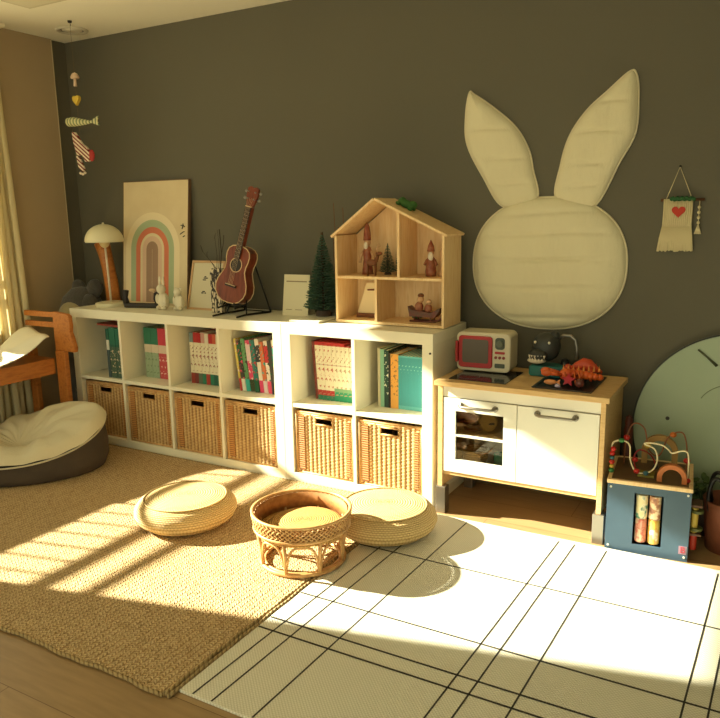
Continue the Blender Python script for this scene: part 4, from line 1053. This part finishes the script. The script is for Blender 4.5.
def roller(cx, cA, cB, nm):
    w = NT('roller_'+nm, .4); nz = w.noise(38, 2)
    up = w.n('GREATER_THAN', w.z, .142)
    ca = w.ramp(nz, [(.44, cA[0]), (.5, cA[1]), (.62, cA[2])]); cbb = w.ramp(nz, [(.44, cB[0]), (.5, cB[1]), (.62, cB[2])]); w.color(w.mix(up, cbb, ca))
    o = MB().lathe([(.010, .045), (.021, .048), (.0215, .137), (.018, .142), (.0215, .147), (.021, .236), (.010, .239)], 28, T(cx, .026, 0)).build('roller', w.m, ac, 'auto')
    MB().cyl(.004, .012, H-.016, 10, T(cx, .026, 0)).build('axle', dark, o)
roller(.125, (srgb(220, 206, 160), srgb(228, 216, 186), srgb(70, 130, 110)), (srgb(222, 150, 130), srgb(206, 100, 90), srgb(230, 200, 170)), 'pink')
roller(.172, (srgb(226, 206, 170), srgb(196, 140, 100), srgb(150, 100, 80)), (srgb(230, 190, 90), srgb(222, 160, 60), srgb(236, 220, 180)), 'yellow')
MB().box(.262, .290, -.0012, 0, .030, .062).build('logo_patch', mat('patch_pink', srgb(150, 120, 140), .5), ac)
text_mesh('B', 'logo_letter', .034, mat('logo_red', srgb(170, 50, 70), .5), ac, T(.276, -.0018, .046, PI/2))
# bead mazes
def wire(pts, r, m, nm='maze_wire'):
    P = smooth_open(pts, 6); return MB().tube(P, r, 8).build(nm, m, ac, True)
def smooth_open(P, n):
    P = [Vector(p) for p in P]; Q = [P[0]]+P+[P[-1]]; out = []
    for i in range(1, len(Q)-2):
        p0, p1, p2, p3 = Q[i-1:i+3]
        for k in range(n):
            s_ = k/n; out.append(.5*((2*p1)+(-p0+p2)*s_+(2*p0-5*p1+4*p2-p3)*s_*s_+(-p0+3*p1-3*p2+p3)*s_**3))
    return out+[P[-1]]
WW = [[3.011, 0.290], [3.006, 0.37], [3.023, 0.406], [3.053, 0.418], [3.083, 0.406], [3.09, 0.35], [3.111, 0.312], [3.144, 0.309], [3.173, 0.326], [3.185, 0.364], [3.172, 0.399], [3.135, 0.413], [3.156, 0.42], [3.199, 0.419], [3.225, 0.406], [3.236, 0.4], [3.288, 0.408], [3.293, 0.290]]
wp = [((x-3.018)*1+.012 if x < 3.02 else x-3.018, .075+.02*sin(i*.7), z) for i, (x, z) in enumerate(WW)]
wp[0] = (wp[0][0], wp[0][1], H); wp[-1] = (wp[-1][0], wp[-1][1], H)
wirew = mat('wire_cream', srgb(222, 208, 170), .35)
w1 = wire(wp, .0032, wirew)
w2 = wire([(.04, .20, H), (.045, .20, .40), (.07, .2, .46), (.11, .21, .44), (.13, .2, .36), (.17, .2, .34), (.2, .2, .42), (.25, .2, .44), (.27, .2, .36), (.27, .2, H)], .003, mat('wire_brown', srgb(140, 84, 50), .4))
w3 = wire([(.09, .14, H), (.08, .14, .34), (.10, .15, .37), (.14, .16, .35), (.16, .16, .31), (.15, .15, H)], .003, mat('wire_red', srgb(150, 36, 32), .4))
bc = {'red': srgb(196, 44, 36), 'green': srgb(60, 130, 70), 'yellow': srgb(220, 180, 70), 'teal': srgb(50, 100, 110), 'black': srgb(40, 40, 44), 'orange': srgb(206, 110, 40)}
def bead(x, y, z, c, par, r=.0095):
    MB().ball((x, y, z), (r, r, r*.85), 14, 10).build('bead', mat('bead_'+c, bc[c], .35), par, True)
x0_, y0_ = wp[0][0], wp[0][1]
for k, c in enumerate(('green', 'yellow', 'red', 'teal', 'red')): bead(x0_-.001, y0_+.002*k, H+.011+.0165*k, c, w1, .011 if k % 2 == 0 else .0095)
bead(x0_+.002, wp[1][1], .382, 'red', w1, .011)
bead(wp[3][0], wp[3][1], wp[3][2], 'green', w1, .011); bead(wp[6][0]+.004, wp[6][1], wp[6][2]+.001, 'red', w1, .012); bead(wp[7][0]+.004, wp[7][1], wp[7][2]+.001, 'teal', w1, .011)
bead(wp[-1][0], wp[-1][1], H+.010, 'red', w1, .012)
for (x, z, c) in ((.046, .40, 'red'), (.125, .375, 'yellow'), (.215, .43, 'orange'), (.27, .33, 'red')): bead(x, .2, z, c, w2, .013)
for (x, z, c) in ((.085, .33, 'red'), (.16, .31, 'black')): bead(x, .145, z, c, w3, .012)
aw = mat('arch_orange', srgb(190, 108, 50), .45); 
def ringarch(cx, y0, y1, r0, r1, m, nm, a0=0, a1=PI, cz=H):
    mb = MB(); n = 24; vs = []
    for yy in (y0, y1):
        for r in (r0, r1):
            for k in range(n+1): a = a0+(a1-a0)*k/n; vs.append((cx-r*cos(a), yy, cz+r*sin(a)))
    L = n+1; fs = []
    for k in range(n): fs += [(k, k+1, L+k+1, L+k), (2*L+k, 2*L+k+1, 3*L+k+1, 3*L+k), (k, k+1, 2*L+k+1, 2*L+k), (L+k, L+k+1, 3*L+k+1, 3*L+k)]
    fs += [(0, L, 3*L, 2*L), (n, L+n, 3*L+n, 2*L+n)]
    mb.add(vs, fs); return mb.build(nm, m, ac, bevel=.0015)
ringarch(.222, .035, .060, .034, .052, aw, 'wooden_arch', cz=H+.002+.018)
MB().box(.170, .188, .035, .060, H+.002, H+.021).box(.256, .274, .035, .060, H+.002, H+.021).build('arch_foot', aw, ac)
ringarch(.17, .235, .255, .045, .068, mat('arch_gold', srgb(170, 130, 66), .5), 'rear_arch', cz=H+.055)
for a in (.103, .215): MB().box(a, a+.022, .235, .255, H+.002, H+.057).build('rear_arch_leg', mat('arch_gold', (1, 1, 1, 1)), ac)
MB().box(.10, .16, .06, .12, H+.002, H+.012).build('olive_base', mat('olive', srgb(130, 118, 40), .6), ac, bevel=.002)
# side attachments
MB().cyl(.012, .10, .20, 16, T(S+.016, .06, .0)).build('side_spinner', mat('spinner_yellow', srgb(206, 180, 80), .45), ac, bevel=.002)
for z in (.115, .185): MB().cyl(.022, z-.006, z+.006, 18, T(S+.024, .06, 0)).build('gear', mat('gear_green', srgb(90, 96, 50), .5), ac, bevel=.002)
MB().cyl(.013, .025, .088, 16, T(S+.016, .075, 0)).build('side_roller', mat('roller_red', srgb(180, 50, 32), .45), ac, bevel=.003)
for z in (.205, .092): MB().box(S, S+.04, .04, .11, z, z+.008).build('side_bracket', sd_m, ac)

# wooden peg doll between kitchen and board, pot with strap handles and plant on the right
t = thing('peg_doll_tower', 'slim dark red wooden post toy standing behind the activity cube', 'toy', (3.046, -.105, 0))
MB().lathe([(.018, 0), (.018, .40), (.014, .41), (.016, .43), (.012, .45), (.0001, .46)], 16).build('post', mat('post_red', srgb(92, 42, 30), .5), t, 'auto')
t = thing('brown_basket', 'reddish brown bucket with black strap handles at the right edge', 'basket', (3.455, -.215, 0))
MB().lathe([(.0001, 0), (.085, 0), (.10, .17), (.104, .20), (.098, .20), (.092, .16), (.0001, .012)], 36).build('tub', mat('tub_brown', srgb(126, 72, 48), .6, bump=.001, bscale=80), t, True)
for s_ in (-1, 1):
    MB().tube(smooth_open([(-.075, s_*.055, .16), (-.082, s_*.052, .22), (-.072, s_*.045, .275), (-.05, s_*.04, .285), (-.02, s_*.045, .25), (.0, s_*.055, .20), (.01, s_*.06, .16)], 5), .008, 8).build('strap_handle', black, t, True)
t = thing('potted_plant', 'small leafy green plant in a dark pot between cube and bucket', 'plant', (3.348, -.110, 0))
MB().lathe([(.0001, 0), (.035, 0), (.045, .12), (.040, .12), (.0001, .10)], 24).build('pot', mat('pot_dark', srgb(70, 52, 40), .6), t, True)
q = MB()
for k in range(16):
    a = random.uniform(0, 2*PI); r = random.uniform(.01, .04); z = random.uniform(.15, .235)
    p = Vector((cos(a)*r, sin(a)*r, z)); q.tube([(0, 0, .1), p*.6+Vector((0, 0, .06)), p], .0012, 4)
    q.ball(p, (.020, .012, .004), 8, 5, M=Euler((random.uniform(-.8, .8), random.uniform(-.8, .8), a)).to_matrix().to_4x4())
q.build('leaves', mat('leaf_green', srgb(72, 96, 44), .6), t, True)

# ------------------------------------------------------------------ mobile
yy = -.298; mxx = .108
t = thing('hanging_mobile', 'string mobile with mushroom, heart, striped whale and red-white bird hanging near the corner', 'mobile', (mxx, yy, ZC))
MB().lathe([(.0001, -.012), (.010, -.010), (.012, 0)], 16).tube([(0, 0, -.008), (.004, 0, -.02), (0, 0, -.028)], .0015, 6).build('hook', dark, t, True)
MB().tube([(0, 0, -.02), (.0, 0, -.60)], .0009, 5).build('thread', mat('thread_dark', srgb(110, 90, 60), .8), t)
q = MB(); q.tube([(0, 0, -.335), (.002, 0, -.29)], [.010, .007], 10); q.lathe([(.022, 0), (.024, .008), (.014, .026), (.0001, .032)], 18, T(.002, 0, -.295))
q.build('mushroom', mat('mob_pink', srgb(214, 186, 160), .7), t, True)
hp = [(.0016*16*sin(2*PI*k/24)**3, .0018*(13*cos(2*PI*k/24)-5*cos(4*PI*k/24)-2*cos(6*PI*k/24)-cos(8*PI*k/24))) for k in range(24)]
MB().prism([(x, z-.405) for x, z in hp], -.009, .009).build('heart_charm', mat('mob_yellow', srgb(204, 174, 62), .7), t, bevel=.004)
w = NT('whale_stripes', .7); s1 = w.n('GREATER_THAN', w.n('SINE', w.n('MULTIPLY', w.x, 2*PI/.022)), .1); w.color(w.mix(s1, srgb(206, 200, 150), srgb(120, 132, 96)))
MB().tube([(-.094, 0, -.522), (-.08, 0, -.518), (-.04, 0, -.518), (.02, 0, -.524), (.08, 0, -.528), (.11, 0, -.528)], [.010, .024, .026, .019, .010, .006], 14).build('whale', w.m, t, True)
MB().prism([(.105, -.522), (.16, -.500), (.148, -.525), (.162, -.552), (.105, -.534)], -.004, .004).build('whale_tail', w.m, t, bevel=.001)
w = NT('bird_stripes', .7); s1 = w.n('GREATER_THAN', w.n('SINE', w.n('ADD', w.n('MULTIPLY', w.x, 2*PI/.03), w.n('MULTIPLY', w.z, 2*PI/.022))), .05); w.color(w.mix(s1, srgb(214, 200, 176), srgb(120, 40, 40)))
MB().prism([(-.058, -.572), (-.03, -.575), (.02, -.64), (.055, -.66), (.075, -.70), (.06, -.74), (.03, -.735), (.012, -.70), (-.03, -.70), (-.052, -.63)], -.007, .007).build('bird_body', w.m, t, bevel=.003)
MB().prism([(-.04, -.70), (-.012, -.71), (.02, -.775), (.002, -.79), (-.03, -.762)], -.005, .005).build('bird_tail', w.m, t, bevel=.002)
MB().ball((.082, 0, -.705), (.022, .009, .032)).build('bird_breast', mat('bird_red', srgb(160, 36, 30), .7), t, True)
for k in range(3): MB().ball((-.02+.018*k, 0, -.795-.006*(k % 2)), .008, 8, 6).build('bobble', mat('mob_white', srgb(214, 200, 180), .7), t, True)
MB().tube([(0, 0, -.60), (-.01, 0, -.66)], .0009, 5).tube([(.012, 0, -.735), (-.002, 0, -.795)], .0009, 5).build('lower_thread', mat('thread_dark', (1, 1, 1, 1)), t)

# ------------------------------------------------------------------ light
sun = bpy.data.lights.new('sun', 'SUN'); sun.energy = 19; sun.angle = math.radians(.9); sun.color = (1, .94, .70)
so = bpy.data.objects.new('sun', sun); COL.objects.link(so)
d = Vector((1, .25, -.5186*math.sqrt(1)))   # direction the light travels
so.rotation_euler = d.to_track_quat('-Z', 'Y').to_euler(); so.location = (-3, -2, 3)
wd = bpy.data.worlds.new('World'); sc.world = wd; wd.use_nodes = True
bg = wd.node_tree.nodes['Background']; bg.inputs[0].default_value = (.96, .95, .64, 1); bg.inputs[1].default_value = 1.08

cam = bpy.data.cameras.new('camera'); co = bpy.data.objects.new('camera', cam); COL.objects.link(co)
co.location = (3.5109, -3.184, 1.2949); co.rotation_euler = (1.3735, .0162, .5133)
cam.sensor_width = 36; cam.lens = 36*724.85/720; cam.sensor_fit = 'HORIZONTAL'; cam.clip_start = .02
sc.camera = co
vs = sc.view_settings
vs.view_transform = 'Standard'; vs.look = 'None'; vs.gamma = 1; vs.exposure = .5; vs.use_curve_mapping = False
